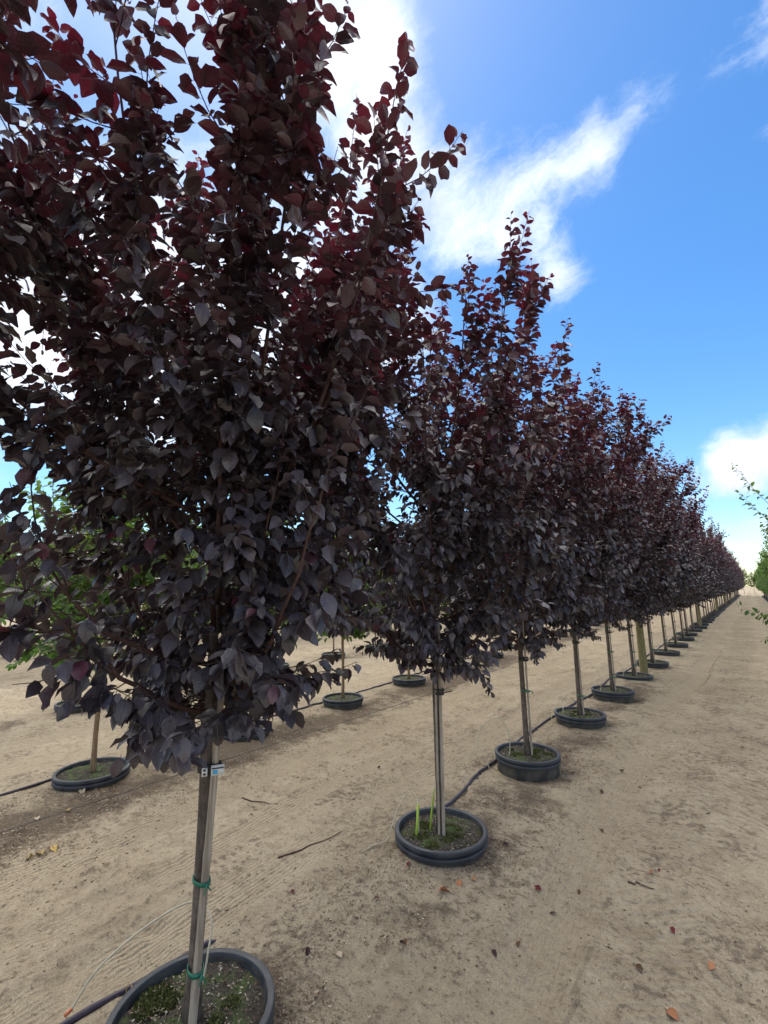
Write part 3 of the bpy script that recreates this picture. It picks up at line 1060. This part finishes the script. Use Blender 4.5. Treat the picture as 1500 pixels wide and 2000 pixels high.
rim_prof = [(0.277, -0.01), (0.2870, 0.0300), (0.2885, 0.0335), (0.291, 0.0350), (0.3120, 0.0350), (0.3150, 0.0340), (0.3165, 0.0315), (0.3180, 0.0130), (0.3172, 0.0110), (0.3150, 0.0100), (0.293, 0.0095)]
ring_prof = [(0.293, 0.009), (0.293, -0.0055), (0.3120, -0.0070), (0.3148, -0.0082), (0.3160, -0.0105), (0.3152, -0.0315), (0.3138, -0.0340), (0.3110, -0.0352), (0.292, -0.0362)]
wall_prof = [(0.297, -0.034), (0.299, -0.10), (0.297, -0.17), (0.292, -0.30)]
inner_prof = [(0.283, 0.02), (0.276, -0.06)]
rim_me = Geo().lathe(rim_prof, 56).mesh('rim', M['pot'])
ring_me = Geo().lathe(ring_prof, 56).mesh('socket_ring', M['pot'])
wall_me = Geo().lathe(wall_prof, 56).mesh('wall', M['pot_wall'])
wall_in = Geo().lathe(inner_prof, 48).mesh('inner_wall', M['pot_wall'])
soil_me = [soil_disc(s, 0.281).mesh('soil', M['soil']) for s in (1, 2, 3)]
soil_far = soil_disc(9, 0.281, False).mesh('soil', M['soil'])
CHIPC = [(0.30, 0.26, 0.19), (0.20, 0.16, 0.11), (0.10, 0.08, 0.06), (0.045, 0.036, 0.028), (0.16, 0.10, 0.065), (0.36, 0.33, 0.27)]
MOSSC = [(0.085, 0.10, 0.025), (0.14, 0.16, 0.04), (0.05, 0.06, 0.02), (0.17, 0.18, 0.06)]


def moss_geo(seed, n, spots):
    """cushions of moss: tufts of short blades on low domes"""
    r = np.random.default_rng(seed)
    g = Geo()
    for (sx, sy, sr) in spots:
        m = int(n * (sr / 0.05) ** 2)
        rr = sr * np.sqrt(r.random(m)); a = r.uniform(0, 6.28, m)
        x = sx + rr * np.cos(a); y = sy + rr * np.sin(a)
        h = 0.004 + 0.011 * np.sqrt(np.clip(1 - (rr / sr) ** 2, 0, 1))
        b = r.uniform(0.0025, 0.005, m)
        d = r.normal(0, 0.5, (m, 2)) * h[:, None]
        al = r.uniform(0, 6.28, m)
        p0 = np.stack([x - b * np.cos(al), y - b * np.sin(al), np.full(m, 0.0) + h * 0.4], -1)
        p1 = np.stack([x + b * np.cos(al), y + b * np.sin(al), np.full(m, 0.0) + h * 0.4], -1)
        p2 = np.stack([x + d[:, 0], y + d[:, 1], 0.004 + h * 1.25], -1)
        c = np.asarray(MOSSC)[r.integers(0, 4, m)] * r.uniform(0.7, 1.3, m)[:, None]
        c = np.repeat(np.concatenate([c, np.ones((m, 1))], 1), 3, 0)
        g.add(np.stack([p0, p1, p2], 1).reshape(-1, 3), np.arange(m * 3), np.full(m, 3), c)
    return g


def pot(loc, seed, label, group, level):
    """level 2: close to the camera, 1: middle distance, 0: far"""
    r = np.random.default_rng(seed)
    o = empty('nursery_pot', loc, r.uniform(0, 6.28), label, 'pot', group)
    link('rim', rim_me, o); link('socket_ring', ring_me, o); link('wall', wall_me, o)
    s = link('soil', soil_me[seed % 3] if level else soil_far, o)
    if level:
        link('inner_wall', wall_in, o)
    if level == 2:
        zf = lambda x, y: np.full(len(x), 0.008)
        chips(seed, 1300, disc_area(0.262), zf, CHIPC, 0.004, 0.017).build('bark_chips', M['litter'], s, False, 'stuff')
        sp = []
        for _ in range(9):
            a = r.uniform(0, 6.28); q = r.uniform(0.07, 0.22)
            sp.append((q * math.cos(a), q * math.sin(a), r.uniform(0.02, 0.075)))
        moss_geo(seed + 5, 420, sp).build('moss', M['litter'], s, False, 'stuff')
    elif level == 1:
        zf = lambda x, y: np.full(len(x), 0.008)
        chips(seed, 350, disc_area(0.262), zf, CHIPC + MOSSC, 0.006, 0.02).build('bark_chips', M['litter'], s, False, 'stuff')
    return o


POT_LABEL = {
    1: 'black nursery pot with moss round the trunk of the white labelled plum tree',
    2: 'black nursery pot with a lime green sleeve standing in its soil',
    3: 'black nursery pot standing high above the sand under a large drip tube loop',
    4: 'black nursery pot of the third plum tree from the labelled one',
    5: 'black nursery pot of the fourth plum tree from the labelled one',
    6: 'black nursery pot just before the first thick wooden post of the plum row'}
for i in range(1, len(ROW1)):
    lv = 2 if i <= 4 else (1 if i <= 9 else 0)
    pot((ROW1[i][0], ROW1[i][1], SOIL), 200 + i, POT_LABEL.get(i, 'black nursery pot of a plum tree ' + interval(ROW1[i][1])),
        'nursery pots of the plum row', lv)

# ------------------------------------------------------------------ stakes, ties, posts, wire
def loop_path(cx, cy, z, rx, ry, ang, n=20, over=1.0, sag=0.0):
    a = np.linspace(0, 2 * math.pi * over, n)
    x = rx * np.cos(a); y = ry * np.sin(a)
    return np.stack([cx + x * math.cos(ang) - y * math.sin(ang), cy + x * math.sin(ang) + y * math.cos(ang), z + sag * np.sin(a + 1)], -1)


def ribbon_band(g, cx, cy, z, rx, ry, ang, h, n=28):
    """flat band round trunk and stake"""
    p = loop_path(cx, cy, 0, rx, ry, ang, n + 1)[:-1]
    V = []
    for s, zz in ((1.0, -h / 2), (1.0, h / 2), (0.86, h / 2), (0.86, -h / 2)):
        q = p.copy(); q[:, :2] = np.array([cx, cy]) + (q[:, :2] - [cx, cy]) * s; q[:, 2] = z + zz
        V.append(q)
    f = []
    for a in range(4):
        b = (a + 1) % 4
        for j in range(n):
            f.append((a * n + j, a * n + (j + 1) % n, b * n + (j + 1) % n, b * n + j))
    g.faces(np.concatenate(V), f)
    return g


def stake(i, base, top, r0, ties, bandz, label, group, knots=True, mat='bamboo', detail=True):
    base = np.asarray(base, float); top = np.asarray(top, float)
    o = empty('bamboo_stake', base, 0, label, 'stake', group)
    n = 34
    t = np.linspace(0, 1, n)
    pts = (top - base) * t[:, None]
    L = np.linalg.norm(top - base)
    rr = r0 * (1 - 0.18 * t)
    if knots:
        for kz in np.arange(0.18, L, 0.23):
            rr = rr + 0.0022 * np.exp(-((t * L - kz) / 0.012) ** 2)
    # extra rings so that the knots show
    Geo().tube(pts, rr, 10 if detail else 6).build('pole', M[mat], o)
    return o


TO_CAM = lambda x, y: nrm(np.array([-x, -y]))


def tie_parts(parent, origin, cx, cy, z, ang, rx, ry, band=False, green=True, seed=0):
    r = np.random.default_rng(seed)
    ox, oy, oz = origin
    if band:
        g = ribbon_band(Geo(), cx - ox, cy - oy, z - oz, rx, ry, ang, 0.042 if seed == 0 else 0.018)
        if seed:
            ribbon_band(g, cx - ox, cy - oy, z - oz + 0.024, rx * 1.03, ry * 1.03, ang + 0.12, 0.010)
            g.tube([(cx - ox + rx * math.cos(ang + 1.2), cy - oy + ry * math.sin(ang + 1.2), z - oz), (cx - ox + 1.9 * rx * math.cos(ang + 1.0), cy - oy + 1.9 * rx * math.sin(ang + 1.0), z - oz + 0.012)], 0.004, 5)
        return g.build('strap', M['black'], parent)
    g = Geo()
    ribbon_band(g, cx - ox, cy - oy, z - oz, rx, ry, ang, 0.014, 20)
    # knot with two loose ends
    a = ang + r.uniform(-0.6, 0.6)
    kx, ky = cx - ox + rx * math.cos(a), cy - oy + ry * math.sin(a) * 1.0
    for s in (-1, 1):
        e = np.array([[kx, ky, z - oz], [kx + 0.012 * math.cos(a), ky + 0.012 * math.sin(a), z - oz + 0.006],
                      [kx + 0.03 * math.cos(a + s * 0.5), ky + 0.03 * math.sin(a + s * 0.5), z - oz - 0.01 - 0.01 * r.random()]])
        g.tube(e, [0.004, 0.0045, 0.002], 4)
    return g.build('tie', M['green_tape'], parent)


for i in range(1, 15):
    x, y = ROW1[i]
    c = TO_CAM(x, y)
    side = np.array([c[1], -c[0]])            # to the camera's left of the tree
    lab = {1: 'bamboo stake strapped by the white labelled band to the nearest trunk', 2: 'pair-mate bamboo stake in the pot with the lime sleeve'}
    if i == 1:
        b = np.array([x, y]) + c * 0.052 - side * 0.000; tt = np.array([x, y]) + c * 0.040 - side * 0.062
        h = 1.36; r0 = 0.0165
        label = 'pale bamboo stake crossing the trunk of the white labelled plum tree'
    elif i == 2:
        b = np.array([x, y]) + c * 0.050 - side * 0.018; tt = np.array([x, y]) + c * 0.034 - side * 0.030
        h = 1.45; r0 = 0.0125
        label = 'bamboo stake in the pot with the lime green sleeve'
    else:
        b = np.array([x, y]) + c * 0.022 - side * 0.046; tt = np.array([x, y]) + c * 0.020 - side * 0.036
        h = 1.4; r0 = 0.011
        label = {3: 'bamboo stake of the second plum tree from the labelled one', 4: 'bamboo stake of the third plum tree from the labelled one',
                 5: 'bamboo stake of the fourth plum tree from the labelled one', 6: 'bamboo stake just before the first thick wooden post'}.get(
            i, 'thin bamboo stake tied to a plum trunk beyond the first wooden post')
    st = stake(i, (*b, SOIL - 0.04), (*tt, SOIL + h), r0, None, 0.93, label, 'bamboo stakes of the plum row', detail=i < 6)
    o3 = (b[0], b[1], SOIL - 0.04)

    def mid(zz):
        f = zz / h
        s = b + (tt - b) * f
        return (s + np.array([x, y])) / 2, math.atan2(*(s - np.array([x, y]))[::-1]), np.linalg.norm(s - np.array([x, y])) / 2
    m_, a_, d_ = mid(0.925)
    strap = tie_parts(st, o3, m_[0], m_[1], SOIL + 0.925, a_, d_ + 0.030, 0.034, band=True, seed=i - 1)
    if i == 1:
        # printed label and small tag on the strap, facing the path
        fwd = np.array([c[0], c[1], 0]); sid = np.array([-side[0], -side[1], 0])
        ctr = np.array([m_[0], m_[1], SOIL + 0.925]) - np.array(o3)
        def plate(nm, mat, u0, u1, z0, z1, off, par, th=0.0022):
            q = []
            for d in (off, off + th):
                for (uu, zz) in ((u0, z0), (u1, z0), (u1, z1), (u0, z1)):
                    q.append(ctr + fwd * d + sid * uu + np.array([0, 0, zz]))
            f = [(0, 3, 2, 1), (4, 5, 6, 7), (0, 1, 5, 4), (1, 2, 6, 5), (2, 3, 7, 6), (3, 0, 4, 7)]
            return Geo().faces(q, f).build(nm, mat, par, False)
        plate('label_plate', M['white'], 0.006, 0.058, -0.020, 0.021, 0.056, strap)
        plate('label_header', M['black'], 0.008, 0.056, 0.006, 0.011, 0.0585, strap, 0.001)
        plate('label_print', M['blue'], 0.013, 0.032, -0.013, 0.002, 0.0585, strap, 0.001)
        plate('tag', M['white'], -0.030, -0.008, -0.020, 0.014, 0.050, strap)
        for zz in (0.004, -0.011):
            plate('tag_mark', M['black'], -0.024, -0.014, zz - 0.004, zz + 0.004, 0.0525, strap, 0.001)
    if i <= 9:
        zs_ = {1: (0.19, 0.50), 2: (), 3: (0.62,), 4: (0.25,), 5: (0.22, 0.62, 1.0), 6: (0.2, 0.45, 0.75)}.get(i, (0.3, 0.65))
        for q, zz in enumerate(zs_):
            m2, a2, d2 = mid(zz)
            tie_parts(st, o3, m2[0], m2[1], SOIL + zz, a2, d2 + 0.026, 0.031, False, True, i * 7 + q)
    if i == 2:
        b2 = np.array([x, y]) + c * 0.050 + side * 0.012; t2 = np.array([x, y]) + c * 0.036 + side * 0.004
        stake(i, (*b2, SOIL - 0.04), (*t2, SOIL + 1.3), 0.009, None, 0, 'thinner bamboo stake in the pot with the lime green sleeve', 'bamboo stakes of the plum row')

for k, (x, y) in enumerate(POSTS):
    r = np.random.default_rng(k + 3)
    zb = float(groundz(x, y)) - 0.25
    zz = np.linspace(0, 2.55, 12)
    pts = np.column_stack([np.cumsum(r.normal(0, 0.002, 12)), np.cumsum(r.normal(0, 0.002, 12)), zz])
    g = Geo().tube(pts, 0.072 + 0.004 * np.sin(zz * 3 + k) - 0.004 * zz, 14)
    o = g.build('wooden_post', M['post'])
    o.location = (x, y, zb)
    tag(o, 'thick greenish wooden post nearest the labelled plum tree' if k == 0 else 'thick weathered wooden post farther down the plum row', 'post', 'wooden posts of the plum row')
wp = [(ROW1[i][0] + 0.035, ROW1[i][1] + 0.0, SOIL + 0.93 + 0.004 * (i % 3)) for i in range(0, 30)]
tag(Geo().tube(spline(wp, 4), 0.0016, 5).build('support_wire', M['wire']), 'thin steel wire running from trunk to trunk along the plum row', 'wire')

# ------------------------------------------------------------------ irrigation
def hose(name, xs, ys, rad, label, name2=0):
    y = np.arange(ys[0], ys[-1], 0.12)
    x = np.interp(y, ys, xs) + 0.012 * np.sin(y * 2.3)
    z = groundz(x, y) + rad * 0.8
    z = np.maximum(z, np.convolve(np.pad(z, 3, 'edge'), np.ones(7) / 7, 'valid') - 0.004)
    z = z - 0.09 * (sstep(y, 1.45, 1.7) - sstep(y, 2.85, 3.1)) * (name2 == 1)      # earthed over here
    o = Geo().tube(np.column_stack([x, y, z]), rad, 8).build(name, M['hose'])
    return tag(o, label, 'hose', 'irrigation hoses')


hy = [-2.0, 0.2, 0.9, 1.25, 2.2, 3.0, 3.5, 4.6, 5.4, 6.4, 7.5, 8.4]
hx = [-2.5, -2.46, -2.42, -2.32, -2.24, -2.22, -2.13, -2.30, -2.33, -2.36, -2.28, -2.30]
hy += list(ROW1[6:40, 1]); hx += list(ROW1[6:40, 0] - 0.36)
hose('irrigation_hose', hx, hy, 0.0135, 'purple black irrigation hose along the pots of the plum row', 1)
y2 = np.arange(-2, 50, 1.0)
hose('irrigation_hose', list(ROW2X(y2) - 0.36), list(y2), 0.013, 'purple black irrigation hose across the track along the green row')


def drip(pts, label, rad=0.0042, parts=None):
    P = spline(pts, 10)
    o = Geo().tube(P, rad, 6).build('drip_tube', M['drip'])
    return tag(o, label, 'tube', 'drip tubes of the pots')


GZf = lambda x, y: float(groundz(x, y))
x1, y1 = ROW1[1]
d1 = drip([(-2.43, 0.93, GZf(-2.43, 0.93) + 0.035), (-2.40, 1.02, 0.16), (-2.32, 1.18, 0.27), (-2.22, 1.33, 0.33), (-2.10, 1.36, 0.30), (-2.02, 1.30, 0.20), (-2.0, 1.26, SOIL)],
          'white drip tube with an orange plug beside the white labelled plum tree', 0.0042)
Geo().tube([(-2.435, 0.915, GZf(-2.43, 0.93) + 0.030), (-2.428, 0.94, GZf(-2.43, 0.93) + 0.045)], 0.007, 8).build('plug', M['orange'], d1)
x2, y2_ = ROW1[2]
c2 = TO_CAM(x2, y2_); s2 = np.array([c2[1], -c2[0]])
def loc2(u, v, z):
    q = np.array([x2, y2_]) + s2 * u + c2 * v
    return (q[0], q[1], z)
q_ = loc2(0.49, 0.10, 0)
d2 = drip([loc2(0.49, 0.16, GZf(*loc2(0.49, 0.16, 0)[:2]) + 0.008), loc2(0.46, 0.12, GZf(*loc2(0.46, 0.12, 0)[:2]) + 0.012), loc2(0.37, 0.06, 0.07), loc2(0.333, 0.0, 0.145),
           loc2(0.30, -0.05, 0.22), loc2(0.24, -0.10, 0.30), loc2(0.19, -0.05, 0.335), loc2(0.155, 0.0, 0.30), loc2(0.15, 0.02, 0.27), loc2(0.15, 0.05, 0.12)],
          'white drip tube ending in a lime green sleeve in a pot', 0.0042)
Geo().tube([loc2(0.152, 0.02, 0.285), loc2(0.158, 0.05, 0.19), loc2(0.168, 0.075, 0.10)], 0.0085, 8).build('sleeve', M['lime'], d2)
wd = Geo().tube([loc2(0.075, 0.02, 0.11), loc2(0.065, 0.015, 0.2), loc2(0.05, 0.01, 0.3), loc2(0.035, 0.02, 0.40)], [0.004, 0.006, 0.007, 0.002], 5).build('grass_blade', M['lime'])
tag(wd, 'tall lime green blade sprouting beside the trunk in the sleeved pot', 'weed')
for i in range(3, 12):
    x, y = ROW1[i]
    r = np.random.default_rng(300 + i)
    c = TO_CAM(x, y); s = np.array([c[1], -c[0]])
    L = lambda u, v, z: (x + s[0] * u + c[0] * v, y + s[1] * u + c[1] * v, z)
    hgt = {3: 0.33, 4: 0.22, 5: 0.36}.get(i, r.uniform(0.22, 0.4))
    g0 = L(0.36, 0.20, 0)
    z0 = GZf(g0[0], g0[1]) + 0.03
    if i == 4:
        pts = [L(0.36, 0.05, z0), L(0.33, -0.1, 0.12), L(0.22, -0.42, 0.20), L(0.12, -0.5, 0.26), L(0.15, -0.3, 0.2), L(0.2, -0.1, 0.17), L(0.21, -0.02, SOIL)]
    else:
        w = r.uniform(0.0, 0.08)
        pts = [L(0.36, 0.20, z0), L(0.42 + w, 0.10, 0.16), L(0.43 + w, 0.02, 0.10 + hgt * 0.62), L(0.36, 0.0, 0.08 + hgt), L(0.24, 0.0, 0.10 + hgt),
               L(0.17, 0.02, 0.06 + hgt * 0.7), L(0.165, 0.05, 0.16), L(0.18, 0.08, SOIL)]
    lab = {3: 'white drip tube looping high beside the raised black pot', 4: 'white drip tube trailing low behind the third pot from the labelled tree',
           5: 'white drip tube hooped over the pot of the fourth plum from the labelled tree', 6: 'white drip tube at the pot just before the wooden post'}.get(
        i, 'white drip tube at a plum pot beyond the first wooden post')
    drip(pts, lab)

# ------------------------------------------------------------------ neighbouring rows
gkw = dict(zc=0.90, rmax=0.62, low_r=0.66, leaf=0.070, spacing=0.017, shoots=19, trunk_r=0.02, redness=1.0)
GP = [TreeProto(grow_tree(120 + k, H=3.1 + 0.2 * k, n_limb=17, **gkw), GREEN, 'tan_bark', 'tan_bark') for k in range(2)]
CP = [TreeProto(grow_tree(130 + k, H=3.1 + 0.15 * k, n_limb=16, **gkw), COPPER, 'tan_bark', 'tan_bark') for k in range(2)]
RP = [TreeProto(grow_tree(140 + k, H=4.0, zc=0.9, n_limb=18, rmax=0.75, low_r=0.65, leaf=0.082, spacing=0.024, shoots=12, redness=0.7), GREEN, 'bark', 'tan_bark') for k in range(2)]
rg = np.random.default_rng(77)
R2 = [1.96, 3.65, 5.5, 7.4, 9.4, 11.3, 13.2, 15.3, 17.5]
while R2[-1] < 62:
    R2.append(R2[-1] + 1.9)
for j, y in enumerate(R2):
    x = float(ROW2X(y))
    if j == 0: x = -5.07
    lab = {0: 'green leafy tree with tan trunk in the next row behind the labelled plum', 2: 'green leafy tree across the track seen between the labelled plum and the next',
           3: 'copper leaved tree across the track behind the plum with the lime sleeve'}
    if j in (0, 1, 2):
        GP[j % 2].place('nursery_tree', (x, y, SOIL), rg.uniform(0, 6.28), lab.get(j, 'green leafy tree across the track hidden largely behind the labelled plum'), 'tree', 'trees in the row across the track')
    else:
        CP[j % 2].place('nursery_tree', (x, y, SOIL), rg.uniform(0, 6.28), lab.get(j, 'copper and green tree farther along the row across the track'), 'tree', 'trees in the row across the track')
    pot((x, y, SOIL), 500 + j, {0: 'black nursery pot with mossy soil and tan trunk across the track', 2: 'black nursery pot across the track at the thin trunk seen between two plums'}.get(
        j, 'black nursery pot in the row across the track'), 'nursery pots across the track', 1 if j < 4 else 0)
R3 = [1.15, 2.93, 4.9, 7.0, 9.1, 11.1, 13.3]
while R3[-1] < 50:
    R3.append(R3[-1] + 1.95)
for j, y in enumerate(R3):
    x = float(ROW3X(y))
    p = (GP + [CP[0]])[(j * 2) % 3]
    p.place('nursery_tree', (x, y, SOIL), rg.uniform(0, 6.28), {0: 'bright green bushy tree two rows back with its trunk hidden', 1: 'green tree two rows behind the labelled plum'}.get(
        j, 'low green tree in the second row beyond the track'), 'tree', 'trees two rows back', rg.uniform(0.92, 1.02))
    pot((x, y, SOIL), 600 + j, {1: 'black nursery pot two rows behind the labelled plum tree'}.get(j, 'black nursery pot in the second row beyond the track'), 'nursery pots two rows back', 0)
for rx, p4, lab, hh in ((-13.2, GP, 'green tree three rows beyond the sandy track', 1.0), (-16.8, CP, 'copper and green tree four rows beyond the sandy track', 1.05),
                        (-20.6, plum_p[:2], 'purple plum tree in the distant row behind the green trees', 0.98), (-24.5, GP, 'green tree in the farthest row behind distant plums', 1.15)):
    for j, y in enumerate(np.arange(2.2, 46, 2.0)):
        nm = 'plum_tree' if p4[0] is plum_p[0] else 'nursery_tree'
        p4[j % 2].place(nm, (rx + rg.normal(0, 0.05), y + rg.normal(0, 0.1), SOIL), rg.uniform(0, 6.28), lab, 'tree', lab.split(' in the ')[-1] + ' group', hh * rg.uniform(0.95, 1.05))
        pot((rx, y, SOIL), 700 + j, 'black nursery pot under the ' + lab, 'distant nursery pots', 0)
# row on the other side of the alley
for j, y in enumerate(np.arange(10.2, 100, 2.0)):
    RP[j % 2].place('broadleaf_tree', (ROWR + rg.normal(0, 0.04), y, SOIL), rg.uniform(0, 6.28), 'tall green tree in the row on the other side of the alley', 'tree', 'green trees across the alley', rg.uniform(0.92, 1.03))
    pot((ROWR, y, SOIL), 800 + j, 'black nursery pot under the green trees on the other side of the alley', 'nursery pots across the alley', 0)
# two nearer trees there reach into the alley with single branches
for (yy, ex, lab, sd) in ((8.1, [(1.05, math.pi + 0.05, 1.30, 1.22), (1.9, math.pi - 0.02, 1.16, 2.45), (2.1, math.pi + 0.06, 1.2, 2.75)],
                           'green tree reaching long leafy branches over the alley', 9),):
    d = grow_tree(150 + sd, H=4.0, zc=0.9, n_limb=17, rmax=0.72, low_r=0.6, leaf=0.075, spacing=0.028, shoots=9, redness=0.6, extra=ex)
    detailed_tree('broadleaf_tree', (ROWR, yy, SOIL), d, GREEN_NEAR, lab, 'tree', None, 60, 'bark', 'tan_bark')
    pot((ROWR, yy, SOIL), 890, 'black nursery pot of the tree reaching branches over the alley', 'nursery pots across the alley', 0)
# trees closing the far end of the alley
for j in range(9):
    GP[j % 2].place('nursery_tree', (-7 + j * 1.9, 128 + rg.uniform(0, 8), 0), rg.uniform(0, 6.28), 'green tree closing the far end of the alley', 'tree', 'trees at the far end', rg.uniform(1.2, 1.9))

# ------------------------------------------------------------------ litter on the ground
LITC = [(0.13, 0.095, 0.07), (0.08, 0.06, 0.046), (0.19, 0.135, 0.09), (0.28, 0.22, 0.15), (0.15, 0.085, 0.06), (0.42, 0.36, 0.27), (0.33, 0.27, 0.18)]


def litter_area(r, n):
    xs = []; ys = []
    got = 0
    while got < n:
        m = n * 4
        y = 0.6 + 11 * r.random(m) ** 1.8
        x = -6.0 + 6.6 * r.random(m)
        w = np.clip(0.02 + humus(x, y), 0, 1) ** 1.3 * sstep(fbm(x * 3.2, y * 3.2, 91), 0.40, 0.66)
        pd = np.min([np.hypot(x - ROW1[i][0], y - ROW1[i][1]) for i in range(1, 7)], axis=0)
        k = (r.random(m) < w) & (pd > POT_R + 0.01)
        xs.append(x[k]); ys.append(y[k]); got += k.sum()
    return np.concatenate(xs)[:n], np.concatenate(ys)[:n]


o = chips(31, 60000, litter_area, groundz, LITC, 0.003, 0.017).build('leaf_litter', M['litter'], None, False, 'stuff')
tag(o, 'bits of bark, straw and dead leaf strewn over the sand', 'litter')


def even_area(r, n):
    m = n * 3
    y = 0.6 + 8 * r.random(m) ** 1.6; x = -5 + 5.5 * r.random(m)
    k = r.random(m) < 0.15 + 0.85 * sstep(fbm(x * 1.3, y * 1.3, 95), 0.4, 0.6)
    return x[k][:n], y[k][:n]


def clods(seed, n):
    r = np.random.default_rng(seed)
    x, y = even_area(r, n); n = len(x)
    z = groundz(x, y)
    s = 0.0025 + 0.009 * r.random(n) ** 5
    oc = np.array([(1, 0, 0), (0, 1, 0), (-1, 0, 0), (0, -1, 0), (0, 0, 0.8), (0, 0, -0.6)], float)
    f = np.array([(0, 1, 4), (1, 2, 4), (2, 3, 4), (3, 0, 4), (1, 0, 5), (2, 1, 5), (3, 2, 5), (0, 3, 5)])
    V = oc[None] * r.uniform(0.6, 1.3, (n, 6, 1)) * s[:, None, None] + np.stack([x, y, z + s * 0.3], -1)[:, None]
    c = np.array([(0.36, 0.285, 0.185), (0.30, 0.235, 0.155), (0.24, 0.185, 0.125), (0.42, 0.34, 0.23)])[r.integers(0, 4, n)] * r.uniform(0.8, 1.1, (n, 1))
    c = np.repeat(np.concatenate([c, np.ones((n, 1))], 1), 6, 0)
    return Geo().add(V.reshape(-1, 3), (f.reshape(1, -1) + np.arange(n)[:, None] * 6), np.full(n * 8, 3), c)


o = clods(8, 9000).build('sand_clods', M['litter'], None, True, 'stuff')
tag(o, 'small crumbs of dry sandy earth on the ground', 'earth')

# single fallen leaves
FL = LeafKind(M['litter'], wide=0.62, curl=0.5, fold=0.3)


def fallen(px, py, col, size, label, group, k):
    p = on_level(px, py, 0.01)
    for _ in range(3):
        p = on_level(px, py, GZf(p[0], p[1]))
    r = np.random.default_rng(int(px * 7 + py))
    g = Geo(); g.add(FL.V[k % 7] - np.array([0.6, 0, -0.04]), FL.loops, FL.tot, (*col, 1), FL.UV)
    o = g.build('fallen_leaf', M['litter'])
    o.location = (p[0], p[1], GZf(p[0], p[1]) + 0.008)
    o.scale = (size * 0.8,) * 3
    o.rotation_euler = (r.normal(0, 0.3), r.normal(0, 0.25), r.uniform(0, 6.28))
    tag(o, label, 'leaf', group)


OR = (0.36, 0.16, 0.08); RD = (0.13, 0.025, 0.028); BR = (0.10, 0.055, 0.035); PL = (0.40, 0.33, 0.24); YL = (0.42, 0.29, 0.10); DK = (0.045, 0.022, 0.022)
LV = [((867, 1741), OR, .085), ((897, 1727), OR, .07), ((926, 1719), OR, .045), ((1390, 1889), OR, .06), ((1314, 1986), OR, .07), ((1272, 1706), OR, .04),
      ((796, 1689), RD, .06), ((1050, 1738), RD, .065), ((1287, 1701), RD, .035), ((1314, 1820), RD, .05), ((1106, 1481), RD, .05), ((572, 1744), RD, .035),
      ((598, 1862), DK, .06), ((1382, 1589), DK, .07), ((988, 1651), DK, .055), ((965, 1862), DK, .05), ((937, 1512), DK, .06), ((1250, 1540), DK, .05),
      ((740, 1500), DK, .05), ((788, 1845), BR, .06), ((1012, 1845), BR, .05), ((1175, 1548), BR, .06), ((1080, 1785), BR, .05), ((1250, 1895), BR, .05),
      ((735, 1757), BR, .05), ((1175, 1625), BR, .05), ((1130, 1745), BR, .045), ((1450, 1460), BR, .08), ((1215, 1508), BR, .09),
      ((662, 1866), PL, .075), ((425, 1776), PL, .06), ((72, 1600), PL, .08), ((160, 1548), PL, .09), ((690, 1560), PL, .05), ((1262, 1803), PL, .03),
      ((80, 1664), YL, .11), ((105, 1655), YL, .09), ((60, 1672), YL, .08), ((132, 1585), YL, .08), ((350, 1480), YL, .08), ((250, 1940), YL, .06)]
NAMES = {OR: 'orange', RD: 'dark red', BR: 'brown', PL: 'pale dry', YL: 'yellow tan', DK: 'almost black'}
for k, ((px, py), c, s) in enumerate(LV):
    fallen(px, py, c, s, NAMES[c] + ' fallen leaf lying on the sand', NAMES[c] + ' fallen leaves', k)

# dry sticks
for k, (pa, pb) in enumerate((((470, 1566), (541, 1574)), ((540, 1685), (668, 1630)), ((1225, 1726), (1280, 1738)))):
    a = on_level(*pa, 0.0); b = on_level(*pb, 0.0)
    r = np.random.default_rng(k)
    t = np.linspace(0, 1, 7)[:, None]
    P = a + (b - a) * t + np.column_stack([r.normal(0, 0.012, 7), r.normal(0, 0.012, 7), np.zeros(7)])
    P[:, 2] = groundz(P[:, 0], P[:, 1]) + 0.006
    tag(Geo().tube(P, np.linspace(0.005, 0.0025, 7), 5).build('twig', M['twig']), 'thin dry dark stick lying on the sandy track', 'stick', 'dry sticks on the sand')
